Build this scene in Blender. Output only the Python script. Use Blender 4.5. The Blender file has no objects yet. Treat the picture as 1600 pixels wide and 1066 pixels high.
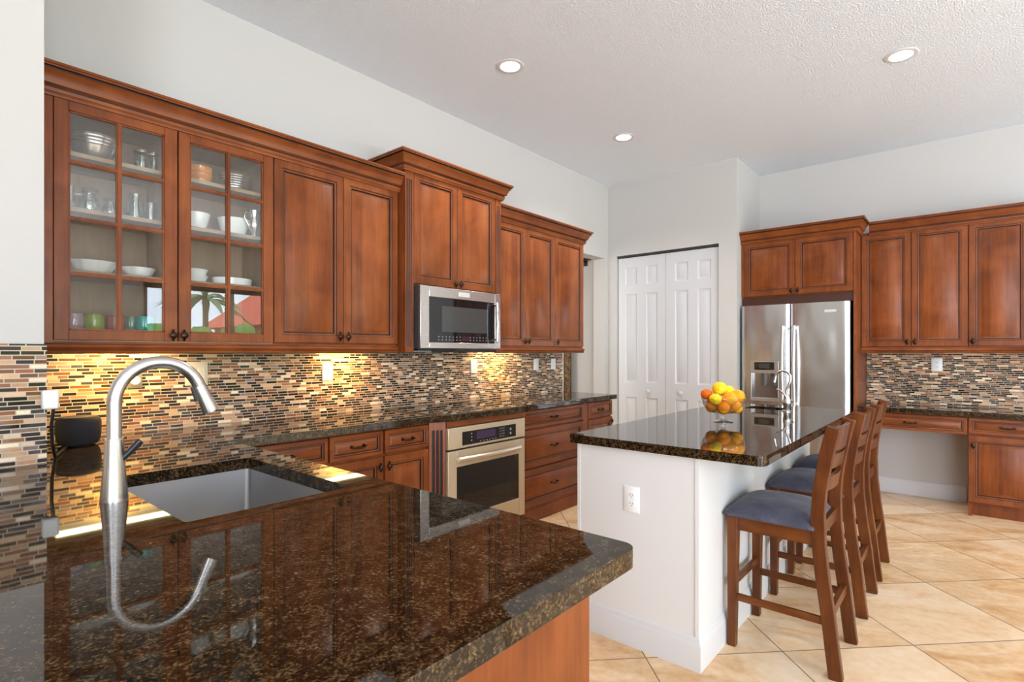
import bpy, bmesh, math, random
from mathutils import Vector, Matrix
random.seed(7)
SC = bpy.context.scene
C = SC.collection
PI = math.pi
# ------------------------------------------------------------------ camera
EYE = 1.305
cd = bpy.data.cameras.new('camera'); cam = bpy.data.objects.new('camera', cd); C.objects.link(cam)
cam.location = (0, 0, EYE)
cam.rotation_euler = (PI/2, 0, math.atan2(715, 842))
cd.sensor_width = 36; cd.lens = 842/1600*36; cd.shift_y = 18/1600
cd.clip_start = .02
SC.camera = cam
# ------------------------------------------------------------------ sky, sun, exposure
W = bpy.data.worlds.new('sky'); SC.world = W; W.use_nodes = True
bg = W.node_tree.nodes['Background']
# bright hazy sky above, stronger glow added below the horizon to brighten the ceiling
_wt = W.node_tree; _g = _wt.nodes.new('ShaderNodeTexCoord'); _sx = _wt.nodes.new('ShaderNodeSeparateXYZ'); _rm = _wt.nodes.new('ShaderNodeValToRGB')
_mr = _wt.nodes.new('ShaderNodeMapRange'); _mr.inputs[1].default_value = -1; _mr.inputs[2].default_value = 1
_wt.links.new(_g.outputs['Generated'], _sx.inputs[0]); _wt.links.new(_sx.outputs['Z'], _mr.inputs[0]); _wt.links.new(_mr.outputs[0], _rm.inputs[0])
SKY_UP, SKY_DN = (.40, .45, .525), (.67, .725, .81)
_rm.color_ramp.elements[0].position = .485; _rm.color_ramp.elements[0].color = (*SKY_DN, 1)
_rm.color_ramp.elements[1].position = .505; _rm.color_ramp.elements[1].color = (*SKY_UP, 1)
_wt.links.new(_rm.outputs[0], bg.inputs['Color'])
bg.inputs['Strength'].default_value = 14.5
SC.view_settings.view_transform = 'Standard'
SC.view_settings.look = 'None'
SC.view_settings.gamma = 1
SC.view_settings.exposure = 0.36
SC.cycles.caustics_reflective = False
SC.cycles.caustics_refractive = False
sd = bpy.data.lights.new('sun', 'SUN'); sd.energy = 14; sd.angle = .01; sd.color = (1, .95, .86)
so = bpy.data.objects.new('sun', sd); C.objects.link(so)
so.rotation_euler = Vector((.75, .12, -1)).to_track_quat('-Z', 'Y').to_euler()
def area(name, loc, direction, sx, sy, power, col=(1, 1, 1), portal=False):
    a = bpy.data.lights.new(name, 'AREA'); a.shape = 'RECTANGLE'; a.size = sx; a.size_y = sy
    a.energy = power; a.color = col
    o = bpy.data.objects.new(name, a); C.objects.link(o); o.location = loc
    o.rotation_euler = Vector(direction).to_track_quat('-Z', 'Z').to_euler()
    if portal: a.cycles.is_portal = True
    return o
area('window_portal', (4.35, 4.1, 1.2), (-1, 0, 0), 2.8, 2.4, 1, portal=True)
area('rear_opening_portal', (2.65, -3.55, 1.45), (0, 1, 0), 2.7, 2.9, 1, portal=True)  # for the unseen rear opening, added to let daylight in
area('side_portal', (4.35, .3, 1.4), (-1, 0, 0), 2.8, 2.8, 1, portal=True)  # for the unseen side opening, also added to brighten the room

# ------------------------------------------------------------------ material helpers
class NT:
    def __init__(s, name):
        s.m = bpy.data.materials.new(name); s.m.use_nodes = True
        s.nt = s.m.node_tree; s.b = s.nt.nodes['Principled BSDF']; s.out = s.nt.nodes['Material Output']
    def n(s, typ, props=None, **ins):
        d = s.nt.nodes.new('ShaderNode'+typ)
        for k, v in (props or {}).items(): setattr(d, k, v)
        for k, v in ins.items():
            key = int(k[1:]) if k[0] == 'i' and k[1:].isdigit() else k.replace('_', ' ')
            s.link(v, d.inputs[key])
        return d
    def link(s, v, sock):
        if isinstance(v, bpy.types.NodeSocket): s.nt.links.new(v, sock)
        elif isinstance(v, bpy.types.Node): s.nt.links.new(v.outputs[0], sock)
        else: sock.default_value = v
    def math(s, op, a, b=0.0, c=0.0): return s.n('Math', dict(operation=op), i0=a, i1=b, i2=c).outputs[0]
    def mix(s, f, a, b, mode='MIX'):
        d = s.nt.nodes.new('ShaderNodeMix'); d.data_type = 'RGBA'; d.blend_type = mode
        s.link(f, d.inputs[0]); s.link(a, d.inputs[6]); s.link(b, d.inputs[7]); return d.outputs[2]
    def ramp(s, f, stops, interp='LINEAR'):
        d = s.nt.nodes.new('ShaderNodeValToRGB'); cr = d.color_ramp; cr.interpolation = interp
        while len(cr.elements) < len(stops): cr.elements.new(.5)
        for e, (p, c) in zip(cr.elements, stops): e.position = p; e.color = (*c, 1)
        s.link(f, d.inputs[0]); return d.outputs[0]
    def set(s, **kw):
        for k, v in kw.items(): s.link(v, s.b.inputs[k.replace('_', ' ')])
        return s.m
def srgb(r, g, b):
    f = lambda c: (c/255)/12.92 if c/255 <= .04045 else ((c/255+.055)/1.055)**2.4
    return (f(r), f(g), f(b))
def c4(c): return (*c, 1)
def plain(name, col, rough=.5, metal=0, spec=.5, **kw):
    t = NT(name); return t.set(Base_Color=c4(col), Roughness=rough, Metallic=metal, Specular_IOR_Level=spec, **kw)
def emis(name, col, s):
    t = NT(name); return t.set(Base_Color=c4(col), Emission_Color=c4(col), Emission_Strength=s)
def glass(name, tint=(1, 1, 1), base=.0, gl=1.0, rough=0.0):
    t = NT(name); t.nt.nodes.remove(t.b)
    bk = t.n('NewGeometry').outputs['Backfacing']
    fr = t.n('Fresnel', IOR=t.math('ADD', 1.5, t.math('MULTIPLY', bk, 1/1.5-1.5)))
    f = t.math('MINIMUM', t.math('ADD', t.math('MULTIPLY', fr, gl), base), 1)
    tr = t.n('BsdfTransparent', Color=c4(tint)); g = t.n('BsdfGlossy', Roughness=rough, Color=(1, 1, 1, 1))
    t.link(t.n('MixShader', Fac=f, i1=tr.outputs[0], i2=g.outputs[0]), t.out.inputs[0]); return t.m

def wood(name, axis, dark, mid, light, staves=False, rough=.34, coat=.05, sc=1.0):
    t = NT(name)
    co = t.n('TexCoord').outputs['Object']
    rnd = t.n('ObjectInfo').outputs['Random']
    off = t.n('CombineXYZ', X=t.math('MULTIPLY', rnd, 37), Y=t.math('MULTIPLY', rnd, 91), Z=t.math('MULTIPLY', rnd, 53))
    p = t.n('VectorMath', dict(operation='ADD'), i0=co, i1=off).outputs[0]
    s = {'x': (1.1, 15, 15), 'y': (15, 1.1, 15), 'z': (15, 15, 1.1)}[axis]
    v = t.n('VectorMath', dict(operation='MULTIPLY'), i0=p, i1=tuple(k*sc for k in s)).outputs[0]
    n1 = t.n('TexNoise', Vector=v, Scale=1.0, Detail=5, Roughness=.6, Distortion=.4).outputs[0]
    s2 = tuple(k*6 for k in s)
    n2 = t.n('TexNoise', Vector=t.n('VectorMath', dict(operation='MULTIPLY'), i0=p, i1=s2).outputs[0], Scale=1, Detail=3).outputs[0]
    n3 = t.n('TexNoise', Vector=p, Scale=4.5, Detail=3, Distortion=.6).outputs[0]
    f = t.math('ADD', t.math('MULTIPLY', n1, .5), t.math('MULTIPLY', n3, .5))
    f = t.math('ADD', f, t.math('MULTIPLY', t.math('SUBTRACT', n2, .5), .22))
    if staves:
        sp = t.n('SeparateXYZ', Vector=p)
        st = t.n('TexWhiteNoise', dict(noise_dimensions='1D'), W=t.math('FLOOR', t.math('DIVIDE', t.math('ADD', sp.outputs[0], sp.outputs[1]), .09))).outputs[0]
        f = t.math('ADD', f, t.math('MULTIPLY', t.math('SUBTRACT', st, .5), .16))
    col = t.ramp(f, [(.3, dark), (.5, mid), (.72, light)])
    return t.set(Base_Color=col, Roughness=rough, Coat_Weight=coat, Coat_Roughness=.15, Specular_IOR_Level=.26)
CD, CM, CL = (.105, .025, .0062), (.195, .050, .0115), (.295, .084, .021)
WV = wood('cherry_wood_upright', 'z', CD, CM, CL)
WY = wood('cherry_wood_along_left_wall', 'y', CD, CM, CL)
WX = wood('cherry_wood_along_far_wall', 'x', CD, CM, CL)
WP = wood('cherry_wood_panel', 'z', CD, CM, CL, staves=True)
GLZ = plain('dark_glaze', (.022, .008, .005), .45)
WIN = wood('cabinet_interior', 'z', (.26, .17, .10), (.34, .23, .145), (.42, .30, .20), rough=.5, coat=0)
ST1 = wood('stool_wood', 'z', (.045, .011, .0022), (.108, .029, .006), (.195, .060, .013), rough=.35)
ST2 = wood('stool_wood_rail', 'y', (.045, .011, .0022), (.108, .029, .006), (.195, .060, .013), rough=.35)
ST3 = wood('stool_wood_stretcher', 'x', (.045, .011, .0022), (.108, .029, .006), (.195, .060, .013), rough=.35)
MD = [WV, GLZ, WP]; MDY = [WY, GLZ, WY]; MDX = [WX, GLZ, WX]

def wall_mat(name, col, bump=.0, sc=60, rough=.6):
    t = NT(name)
    p = t.n('TexCoord').outputs['Object']
    n = t.n('TexNoise', Vector=p, Scale=sc, Detail=4, Roughness=.55)
    if bump:
        r = t.ramp(n.outputs[0], [(.42, (0, 0, 0)), (.6, (1, 1, 1))])
        t.set(Normal=t.n('Bump', Strength=bump, Distance=.005, Height=r).outputs[0])
    return t.set(Base_Color=c4(col), Roughness=rough, Specular_IOR_Level=.3)
WALL = wall_mat('warm_white_paint', (.545, .528, .50))
CEIL = wall_mat('knockdown_ceiling', (.86, .895, .935), .75, 95, .8)
WHITE = plain('white_trim_paint', (.66, .65, .64), .35)
ISLP = plain('island_paint', (.71, .70, .675), .4)
DOORW = plain('white_door_paint', (.60, .60, .61), .35)

def mosaic(name, axis):
    t = NT(name)
    sp = t.n('SeparateXYZ', Vector=t.n('TexCoord').outputs['Object'])
    u = sp.outputs[axis]; pitch = .0158
    vr = t.math('DIVIDE', sp.outputs['Z'], pitch)
    row = t.math('FLOOR', vr); fv = t.math('FRACT', vr)
    L = .056
    w = t.math('ADD', t.math('DIVIDE', u, L), t.math('MULTIPLY', row, 17.317))
    f1 = t.n('TexVoronoi', dict(voronoi_dimensions='1D', feature='F1'), W=w, Scale=1.0, Randomness=.9)
    de = t.n('TexVoronoi', dict(voronoi_dimensions='1D', feature='DISTANCE_TO_EDGE'), W=w, Scale=1.0, Randomness=.9)
    sc_ = t.n('SeparateColor', Color=f1.outputs['Color'])
    r, g, b = sc_.outputs
    gl = t.math('LESS_THAN', t.math('MULTIPLY', de.outputs['Distance'], L), .0016)
    gv = t.math('LESS_THAN', t.math('SUBTRACT', .5, t.math('ABSOLUTE', t.math('SUBTRACT', fv, .5))), .115)
    gm = t.math('MAXIMUM', gl, gv)
    col = t.ramp(r, [(0, srgb(36, 26, 19)), (.22, srgb(58, 56, 55)), (.30, srgb(48, 32, 21)), (.41, srgb(106, 68, 44)),
                     (.52, srgb(142, 98, 68)), (.62, srgb(186, 146, 112)), (.72, srgb(140, 118, 106)), (.79, srgb(208, 172, 136)), (.88, srgb(232, 210, 180)), (.955, srgb(142, 86, 52))], 'CONSTANT')
    ns = t.n('TexNoise', Vector=t.n('TexCoord').outputs['Object'], Scale=90, Detail=2).outputs[0]
    k = t.math('ADD', .62, t.math('ADD', t.math('MULTIPLY', g, .45), t.math('MULTIPLY', ns, .35)))
    col = t.mix(1.0, col, t.n('CombineColor', Red=k, Green=k, Blue=k).outputs[0], 'MULTIPLY')
    col = t.mix(gm, col, c4(srgb(202, 184, 160)))
    ro = t.math('ADD', t.math('MULTIPLY', t.math('GREATER_THAN', b, .45), .3), .12)
    ro = t.math('ADD', ro, t.math('MULTIPLY', gm, .5))
    bp = t.n('Bump', Strength=.5, Distance=.002, Height=t.math('SUBTRACT', 1, gm)).outputs[0]
    return t.set(Base_Color=col, Roughness=ro, Normal=bp, Specular_IOR_Level=.3)
MOSL = mosaic('linear_mosaic_tile_left', 'Y'); MOSR = mosaic('linear_mosaic_tile_far', 'X')

def granite():
    t = NT('polished_brown_granite')
    p = t.n('TexCoord').outputs['Object']
    n1 = t.n('TexNoise', Vector=p, Scale=165, Detail=3, Roughness=.7).outputs[0]
    n2 = t.n('TexNoise', Vector=p, Scale=34, Detail=2, Roughness=.6).outputs[0]
    v2 = t.n('TexVoronoi', Vector=p, Scale=260)
    r2 = t.n('SeparateColor', Color=v2.outputs['Color']).outputs[1]
    f = t.math('ADD', t.math('MULTIPLY', t.math('SUBTRACT', n1, .5), 1.0), t.math('MULTIPLY', t.math('SUBTRACT', n2, .5), .55))
    f = t.math('ADD', t.math('ADD', f, .5), t.math('MULTIPLY', t.math('SUBTRACT', r2, .5), .22))
    col = t.ramp(f, [(.31, (.003, .0022, .0015)), (.42, (.010, .006, .003)), (.50, (.030, .0165, .0068)), (.59, (.058, .033, .013)), (.69, (.10, .063, .028)), (.82, (.15, .12, .085))])
    return t.set(Base_Color=col, Roughness=.03, Specular_IOR_Level=.42)
GRAN = granite()

def floor_mat():
    t = NT('diagonal_travertine_tile')
    p = t.n('TexCoord').outputs['Object']; sp = t.n('SeparateXYZ', Vector=p)
    r2 = 2**-.5
    u = t.math('DIVIDE', t.math('SUBTRACT', t.math('MULTIPLY', t.math('ADD', sp.outputs[0], sp.outputs[1]), r2), .757), .6105)
    v = t.math('DIVIDE', t.math('ADD', t.math('MULTIPLY', t.math('SUBTRACT', sp.outputs[0], sp.outputs[1]), r2), 2.2485), .6105)
    e = lambda f: t.math('SUBTRACT', .5, t.math('ABSOLUTE', t.math('SUBTRACT', t.math('FRACT', f), .5)))
    gm = t.math('LESS_THAN', t.math('MINIMUM', e(u), e(v)), .0045)
    cell = t.n('CombineXYZ', X=t.math('FLOOR', u), Y=t.math('FLOOR', v))
    wn = t.n('TexWhiteNoise', dict(noise_dimensions='2D'), Vector=cell)
    q = t.n('VectorMath', dict(operation='MULTIPLY_ADD'), i0=wn.outputs[1], i1=(9, 9, 9), i2=p).outputs[0]
    q1 = t.n('Mapping', dict(vector_type='TEXTURE'), Vector=q, Rotation=(0, 0, .5), Scale=(1.8, .8, 1)).outputs[0]
    n1 = t.n('TexNoise', Vector=q1, Scale=3.2, Detail=6, Roughness=.62, Distortion=1.1).outputs[0]
    n2 = t.n('TexNoise', Vector=q, Scale=26, Detail=4).outputs[0]
    f = t.math('ADD', t.math('ADD', t.math('MULTIPLY', n1, .8), t.math('MULTIPLY', n2, .25)), t.math('MULTIPLY', t.math('SUBTRACT', wn.outputs[0], .5), .16))
    col = t.ramp(f, [(.30, srgb(188, 136, 86)), (.44, srgb(216, 174, 126)), (.56, srgb(231, 198, 158)), (.74, srgb(241, 219, 190))])
    col = t.mix(gm, col, c4(srgb(128, 104, 84)))
    return t.set(Base_Color=col, Roughness=t.math('ADD', .30, t.math('MULTIPLY', gm, .4)), Specular_IOR_Level=.45)
FLOOR = floor_mat()

def steel(name, axis, col=(.62, .60, .575), rough=.24, wav=0.0):
    t = NT(name)
    p = t.n('TexCoord').outputs['Object']
    s = {'x': (2, 400, 400), 'y': (400, 2, 400), 'z': (400, 400, 2)}[axis]
    n = t.n('TexNoise', Vector=t.n('VectorMath', dict(operation='MULTIPLY'), i0=p, i1=s).outputs[0], Scale=1, Detail=2).outputs[0]
    ro = t.math('ADD', rough-.02, t.math('MULTIPLY', n, .05))
    if wav:
        w = t.n('TexNoise', Vector=t.n('VectorMath', dict(operation='MULTIPLY'), i0=p, i1=(3.2, 1, 1.3)).outputs[0], Scale=1.2, Detail=1).outputs[0]
        t.set(Normal=t.n('Bump', Strength=wav, Distance=.05, Height=w).outputs[0])
    return t.set(Base_Color=c4(col), Metallic=1.0, Roughness=ro)
STZ = steel('brushed_steel_upright', 'z', (.68, .69, .70), rough=.24, wav=.5)
STY = steel('brushed_steel', 'y', rough=.26)
STS = steel('sink_steel', 'y', (.50, .495, .49), .33)
NICK = plain('brushed_nickel', (.64, .62, .595), .27, 1.0)
CHR = plain('polished_chrome', (.85, .85, .86), .06, 1.0)
OVS = plain('champagne_steel', (.60, .485, .32), .36, .35)
BLKG = plain('black_glass', (.006, .006, .007), .03, 0, .6)
BLK = plain('black_plastic', (.012, .012, .013), .35)
DGRY = plain('dark_grey_plastic', (.06, .06, .065), .4)
WPL = plain('white_plastic', (.85, .85, .83), .35)
CRM = plain('cream_plastic', (.74, .66, .48), .4)
GRYP = plain('grey_plate', (.20, .18, .155), .4)
SLOT = plain('slot_dark', (.03, .03, .03), .6)
BRZ = plain('dark_bronze', (.045, .026, .016), .32, .85)
PORC = plain('white_porcelain', (.86, .86, .84), .15)
PANE = glass('window_pane', (.97, .98, .97), 0.0, 1.3)
GLS = glass('clear_glass', (.90, .94, .93), .10, 2.0)
GLB = glass('bowl_glass', (.98, .99, .99), .03, 1.5)
def spk():
    t = NT('speaker_fabric')
    p = t.n('TexCoord').outputs['Object']
    v = t.n('TexVoronoi', Vector=p, Scale=420)
    return t.set(Base_Color=(.012, .012, .016, 1), Roughness=.8, Normal=t.n('Bump', Strength=.4, Distance=.001, Height=v.outputs['Distance']).outputs[0])
SPK = spk()
def fab():
    t = NT('blue_grey_chenille')
    p = t.n('TexCoord').outputs['Object']
    n = t.n('TexNoise', Vector=p, Scale=9, Detail=5, Distortion=.4).outputs[0]
    n2 = t.n('TexNoise', Vector=p, Scale=260, Detail=2).outputs[0]
    col = t.ramp(t.math('ADD', t.math('MULTIPLY', n, .75), t.math('MULTIPLY', n2, .25)), [(.3, srgb(46, 46, 58)), (.5, srgb(68, 68, 82)), (.7, srgb(94, 93, 107))])
    return t.set(Base_Color=col, Roughness=.9, Sheen_Weight=.2, Sheen_Roughness=.4, Normal=t.n('Bump', Strength=.3, Distance=.002, Height=n2).outputs[0])
FAB = fab()
def fruit(name, a, b):
    t = NT(name)
    p = t.n('TexCoord').outputs['Object']
    n = t.n('TexNoise', Vector=p, Scale=14, Detail=2).outputs[0]
    v = t.n('TexVoronoi', Vector=p, Scale=330).outputs['Distance']
    return t.set(Base_Color=t.ramp(n, [(.35, a), (.65, b)]), Roughness=.45, Specular_IOR_Level=.3, Subsurface_Weight=.08, Subsurface_Radius=(.02, .008, .002), Normal=t.n('Bump', Strength=.25, Distance=.001, Height=v).outputs[0])
OR1 = fruit('orange_peel', srgb(244, 128, 8), srgb(250, 160, 20))
OR2 = fruit('pale_orange_peel', srgb(250, 152, 8), srgb(253, 176, 36))
OR3 = fruit('deep_orange_peel', srgb(226, 92, 8), srgb(240, 120, 12))
YEL = fruit('lemon_peel', srgb(246, 196, 6), srgb(250, 214, 40))
def curt():
    t = NT('gold_damask')
    p = t.n('TexCoord').outputs['Object']
    n = t.n('TexNoise', Vector=t.n('VectorMath', dict(operation='MULTIPLY'), i0=p, i1=(22, 22, 12)).outputs[0], Scale=1, Detail=2, Distortion=2.2).outputs[0]
    return t.set(Base_Color=t.ramp(n, [(.42, (.055, .026, .008)), (.5, (.17, .09, .022)), (.6, (.26, .145, .04))]), Roughness=.55)
CURT = curt()
LAMP = emis('lamp_diffuser', (1, .97, .92), 9)
UCL = emis('undercabinet_tube', (1, .80, .42), 14)
DISP = emis('oven_display', (.035, .018, .055), .12)
BTN = plain('button_print', (.30, .31, .33), .5)

# ------------------------------------------------------------------ mesh builder
class MB:
    def __init__(s): s.bm = bmesh.new(); s.mi = 0
    def face(s, pts, mi=None):
        vs = [s.bm.verts.new(p) for p in pts]
        f = s.bm.faces.new(vs); f.material_index = s.mi if mi is None else mi; return f
    def grid(s, rows, close_u=False, mi=None, cap0=False, cap1=False):
        m = s.mi if mi is None else mi
        V = [[s.bm.verts.new(p) for p in r] for r in rows]
        n = len(V[0])
        for a, b in zip(V[:-1], V[1:]):
            for i in range(n if close_u else n-1):
                j = (i+1) % n
                s.bm.faces.new((a[i], a[j], b[j], b[i])).material_index = m
        if cap0: s.bm.faces.new(V[0][::-1]).material_index = m
        if cap1: s.bm.faces.new(V[-1]).material_index = m
        return s
    def box(s, x0, x1, y0, y1, z0, z1, mi=None):
        r = lambda z: [(x0, y0, z), (x1, y0, z), (x1, y1, z), (x0, y1, z)]
        return s.grid([r(z0), r(z1)], True, mi, True, True)
    def fbox(s, P, u0, u1, v0, v1, w0, w1, mi=None):
        r = lambda w: [P(u0, v0, w), P(u1, v0, w), P(u1, v1, w), P(u0, v1, w)]
        return s.grid([r(w0), r(w1)], True, mi, True, True)
    def prism(s, bottom, top, mi=None): return s.grid([bottom, top], True, mi, True, True)
    def rings(s, P, u0, u1, v0, v1, rings, capmi):
        V = []
        for i, w, m in rings:
            V.append([s.bm.verts.new(P(*q, w)) for q in ((u0+i, v0+i), (u1-i, v0+i), (u1-i, v1-i), (u0+i, v1-i))])
        s.bm.faces.new(V[0][::-1]).material_index = 0
        for k in range(1, len(V)):
            for i in range(4):
                j = (i+1) % 4
                s.bm.faces.new((V[k-1][i], V[k-1][j], V[k][j], V[k][i])).material_index = rings[k][2]
        s.bm.faces.new(V[-1]).material_index = capmi
        return s
    def tube(s, pts, r, n=12, mi=None, squash=None):
        pts = [Vector(p) for p in pts]
        rs = r if isinstance(r, (list, tuple)) else [r]*len(pts)
        T = [(pts[min(i+1, len(pts)-1)]-pts[max(i-1, 0)]).normalized() for i in range(len(pts))]
        up = Vector((0, 0, 1)) if abs(T[0].z) < .9 else Vector((1, 0, 0))
        a = T[0].cross(up).normalized()
        rows = []
        for p, t, rr in zip(pts, T, rs):
            a = (a - t*a.dot(t)).normalized(); b = t.cross(a)
            k = squash or 1
            rows.append([p + (a*math.cos(2*PI*i/n) + b*math.sin(2*PI*i/n)*k)*rr for i in range(n)])
        return s.grid(rows, True, mi, True, True)
    def bar(s, pts, wa, wb, side):
        # rectangular section swept along pts; side = vector of the wa direction
        pts = [Vector(p) for p in pts]; side = Vector(side).normalized()
        rows = []
        for i, p in enumerate(pts):
            t = (pts[min(i+1, len(pts)-1)]-pts[max(i-1, 0)]).normalized()
            n = side.cross(t).normalized()
            rows.append([p+side*wa/2*x+n*wb/2*y for x, y in ((-1, -1), (1, -1), (1, 1), (-1, 1))])
        return s.grid(rows, True, None, True, True)
    def lathe(s, prof, c, n=28, ax='z', mi=None, sx=1, wob=None):
        rows = []
        for r, h in prof:
            row = []
            for i in range(n):
                a = 2*PI*i/n; rr = r*(1 if not wob else 1+wob*math.cos(a*12)*(1 if r > .02 else 0))
                q = (rr*math.cos(a)*sx, rr*math.sin(a))
                o = {'z': (q[0], q[1], h), 'x': (h, q[0], q[1]), 'y': (q[1], h, q[0]), '-y': (q[0], -h, q[1])}[ax]
                row.append((c[0]+o[0], c[1]+o[1], c[2]+o[2]))
            rows.append(row)
        return s.grid(rows, True, mi, prof[0][0] > 1e-6 or True, True)
    def ell(s, c, r, n=20, m=12, mi=None):
        rows = []
        for k in range(1, m):
            t = PI*k/m
            rows.append([(c[0]+r[0]*math.sin(t)*math.cos(2*PI*i/n), c[1]+r[1]*math.sin(t)*math.sin(2*PI*i/n), c[2]-r[2]*math.cos(t)) for i in range(n)])
        return s.grid(rows, True, mi, True, True)
    def slab(s, outline, holes, z0, z1, mi=0):
        for z in (z0, z1):
            es = []
            for lp in [outline]+holes:
                vs = [s.bm.verts.new((x, y, z)) for x, y in lp]
                es += [s.bm.edges.new((vs[i], vs[(i+1) % len(vs)])) for i in range(len(vs))]
            g = bmesh.ops.triangle_fill(s.bm, use_beauty=True, use_dissolve=False, edges=es)
            for f in g['geom']:
                if isinstance(f, bmesh.types.BMFace): f.material_index = mi
        for lp in [outline]+holes:
            s.grid([[(x, y, z0) for x, y in lp], [(x, y, z1) for x, y in lp]], True, mi)
        bmesh.ops.remove_doubles(s.bm, verts=s.bm.verts, dist=1e-5)
        return s
    def sweep(s, path, prof, z, closed_prof=True, mi=None):
        # path: list of (x,y); prof: list of (out, dz); outward = right-hand side of travel
        P2 = [Vector(p) for p in path]; n = len(P2); rows = []
        for i in range(n):
            d0 = (P2[i]-P2[i-1]).normalized() if i else None
            d1 = (P2[i+1]-P2[i]).normalized() if i < n-1 else None
            nn = [Vector((d.y, -d.x)) for d in (d0, d1) if d is not None]
            if len(nn) == 2:
                b = (nn[0]+nn[1]).normalized(); b = b/ b.dot(nn[0])
            else: b = nn[0]
            rows.append([(P2[i].x+b.x*o, P2[i].y+b.y*o, z+h) for o, h in prof])
        return s.grid(rows, True, mi, True, True)
    def build(s, name, mats, parent=None, loc=None, bevel=0, seg=2, smooth=.62):
        bm = s.bm
        bmesh.ops.recalc_face_normals(bm, faces=bm.faces)
        for f in bm.faces: f.smooth = True
        for e in bm.edges:
            e.smooth = not (len(e.link_faces) == 2 and e.calc_face_angle(0) > smooth)
        o0 = Vector(loc) if loc is not None else Vector((0, 0, 0))
        if parent is not None: o0 = Vector(parent['_w']) if '_w' in parent else o0
        if o0.length: bmesh.ops.translate(bm, verts=bm.verts, vec=-o0)
        me = bpy.data.meshes.new(name); bm.to_mesh(me); bm.free()
        for m in (mats if isinstance(mats, (list, tuple)) else [mats]): me.materials.append(m)
        o = bpy.data.objects.new(name, me); C.objects.link(o)
        if parent is not None:
            o.parent = parent
            WORLD[o.name] = o0
            o['_w'] = tuple(o0)
        elif loc is not None: o.location = loc
        if bevel:
            b = o.modifiers.new('bevel', 'BEVEL'); b.width = bevel; b.segments = seg; b.limit_method = 'ANGLE'; b.angle_limit = .6
            b.harden_normals = False
        return o
WORLD = {}
def tag(o, label, cat, group=None):
    o['label'] = label; o['category'] = cat
    if group: o['group'] = group
    return o
def thing(name, loc, label, cat, group=None):
    o = bpy.data.objects.new(name, None); C.objects.link(o); o.location = loc; o['_w'] = tuple(loc)
    o.empty_display_size = .1
    return tag(o, label, cat, group)
def struct(name, mb, m, parent=None, **kw):
    o = mb.build(name, m, parent, **kw)
    if parent is None: o['kind'] = 'structure'
    return o
def copy_tree(o, parent=None):
    c = o.copy(); C.objects.link(c)
    if parent: c.parent = parent
    for ch in list(o.children): copy_tree(ch, c)
    return c
def arc(c, r, a0, a1, n): return [(c[0]+r*math.cos(a0+(a1-a0)*i/n), c[1]+r*math.sin(a0+(a1-a0)*i/n)) for i in range(n+1)]
def PL(xw): return lambda u, v, w: (xw+w, u, v)         # faces on the left wall run, u = y
def PR(yw): return lambda u, v, w: (u, yw-w, v)          # faces on the far wall run, u = x

# ------------------------------------------------------------------ key dimensions
XW, XN = -3.15, -2.505          # left wall, near-left wall
YP, YB = 5.40, 6.14             # pantry wall, far wall
H = 3.20; CT = .914
OP0, OP1, OPZ = 4.50, 5.335, 2.37     # opening in the left wall

# ------------------------------------------------------------------ room shell
struct('floor', MB().box(-6.6, 4.4, -3.6, 6.3, -.1, 0), FLOOR)
struct('ceiling', MB().box(-6.6, 4.4, -3.6, 6.3, H, H+.1), CEIL)
w = MB(); w.box(XW-.15, XW, .25, OP0, 0, H); w.box(XW-.15, XW, OP0, OP1, OPZ, H); w.box(XW-.15, XW, OP1, YB+.1, 0, H)
struct('wall_left', w, WALL)
w = MB(); w.box(XW-.15, XN, -3.6, .383, 0, H)
struct('wall_near', w, WALL)
DX0, DX1, DZ = -3.04, -1.896, 2.388
w = MB(); w.box(XW, DX0, YP, YP+.12, 0, H); w.box(DX1, -1.722, YP, YP+.12, 0, H); w.box(DX0, DX1, YP, YP+.12, DZ, H); w.box(-1.842, -1.722, YP+.12, YB, 0, H)
struct('wall_pantry', w, WALL)
struct('wall_back', MB().box(XW, 4.4, YB, YB+.15, 0, H), WALL)
w = MB(); w.box(4.25, 4.4, -3.6, -1.1, 0, H); w.box(4.25, 4.4, 1.7, 2.7, 0, H); w.box(4.25, 4.4, -1.1, 1.7, 2.8, H); w.box(4.25, 4.4, 5.5, YB, 0, H); w.box(4.25, 4.4, 2.7, 5.5, 2.42, H)  # near opening is added for daylight; the far one holds the sliding door
struct('wall_right', w, WALL)
w = MB(); w.box(XN, 1.3, -3.6, -3.5, 0, H); w.box(4.0, 4.25, -3.6, -3.5, 0, H); w.box(1.3, 4.0, -3.6, -3.5, 2.9, H)  # unseen opening added and sized to light the room from behind
struct('wall_rear', w, WALL)
w = MB(); w.box(-6.6, XW-.15, 5.45, 5.6, 0, H); w.box(-6.6, -6.5, -3.6, 5.45, 0, H); w.box(-6.5, XW-.15, .9, 1.0, 0, H)
struct('wall_far_room', w, WALL)
# sliding door in the right wall, seen mirrored in the cabinet glass
w = MB()
for y in (2.7, 4.02, 5.44): w.box(4.28, 4.34, y, y+.06, 0, 2.42)
w.box(4.28, 4.34, 2.76, 5.44, 0, .08); w.box(4.28, 4.34, 2.76, 5.44, 2.34, 2.42)
wd = struct('window_1', w, plain('dark_window_frame', (.03, .027, .025), .4))
MB().box(4.306, 4.312, 2.755, 5.445, .075, 2.345).build('glass_pane', glass('sliding_door_glass', (.98, .99, .985), 0, 1.0), wd)
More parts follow.
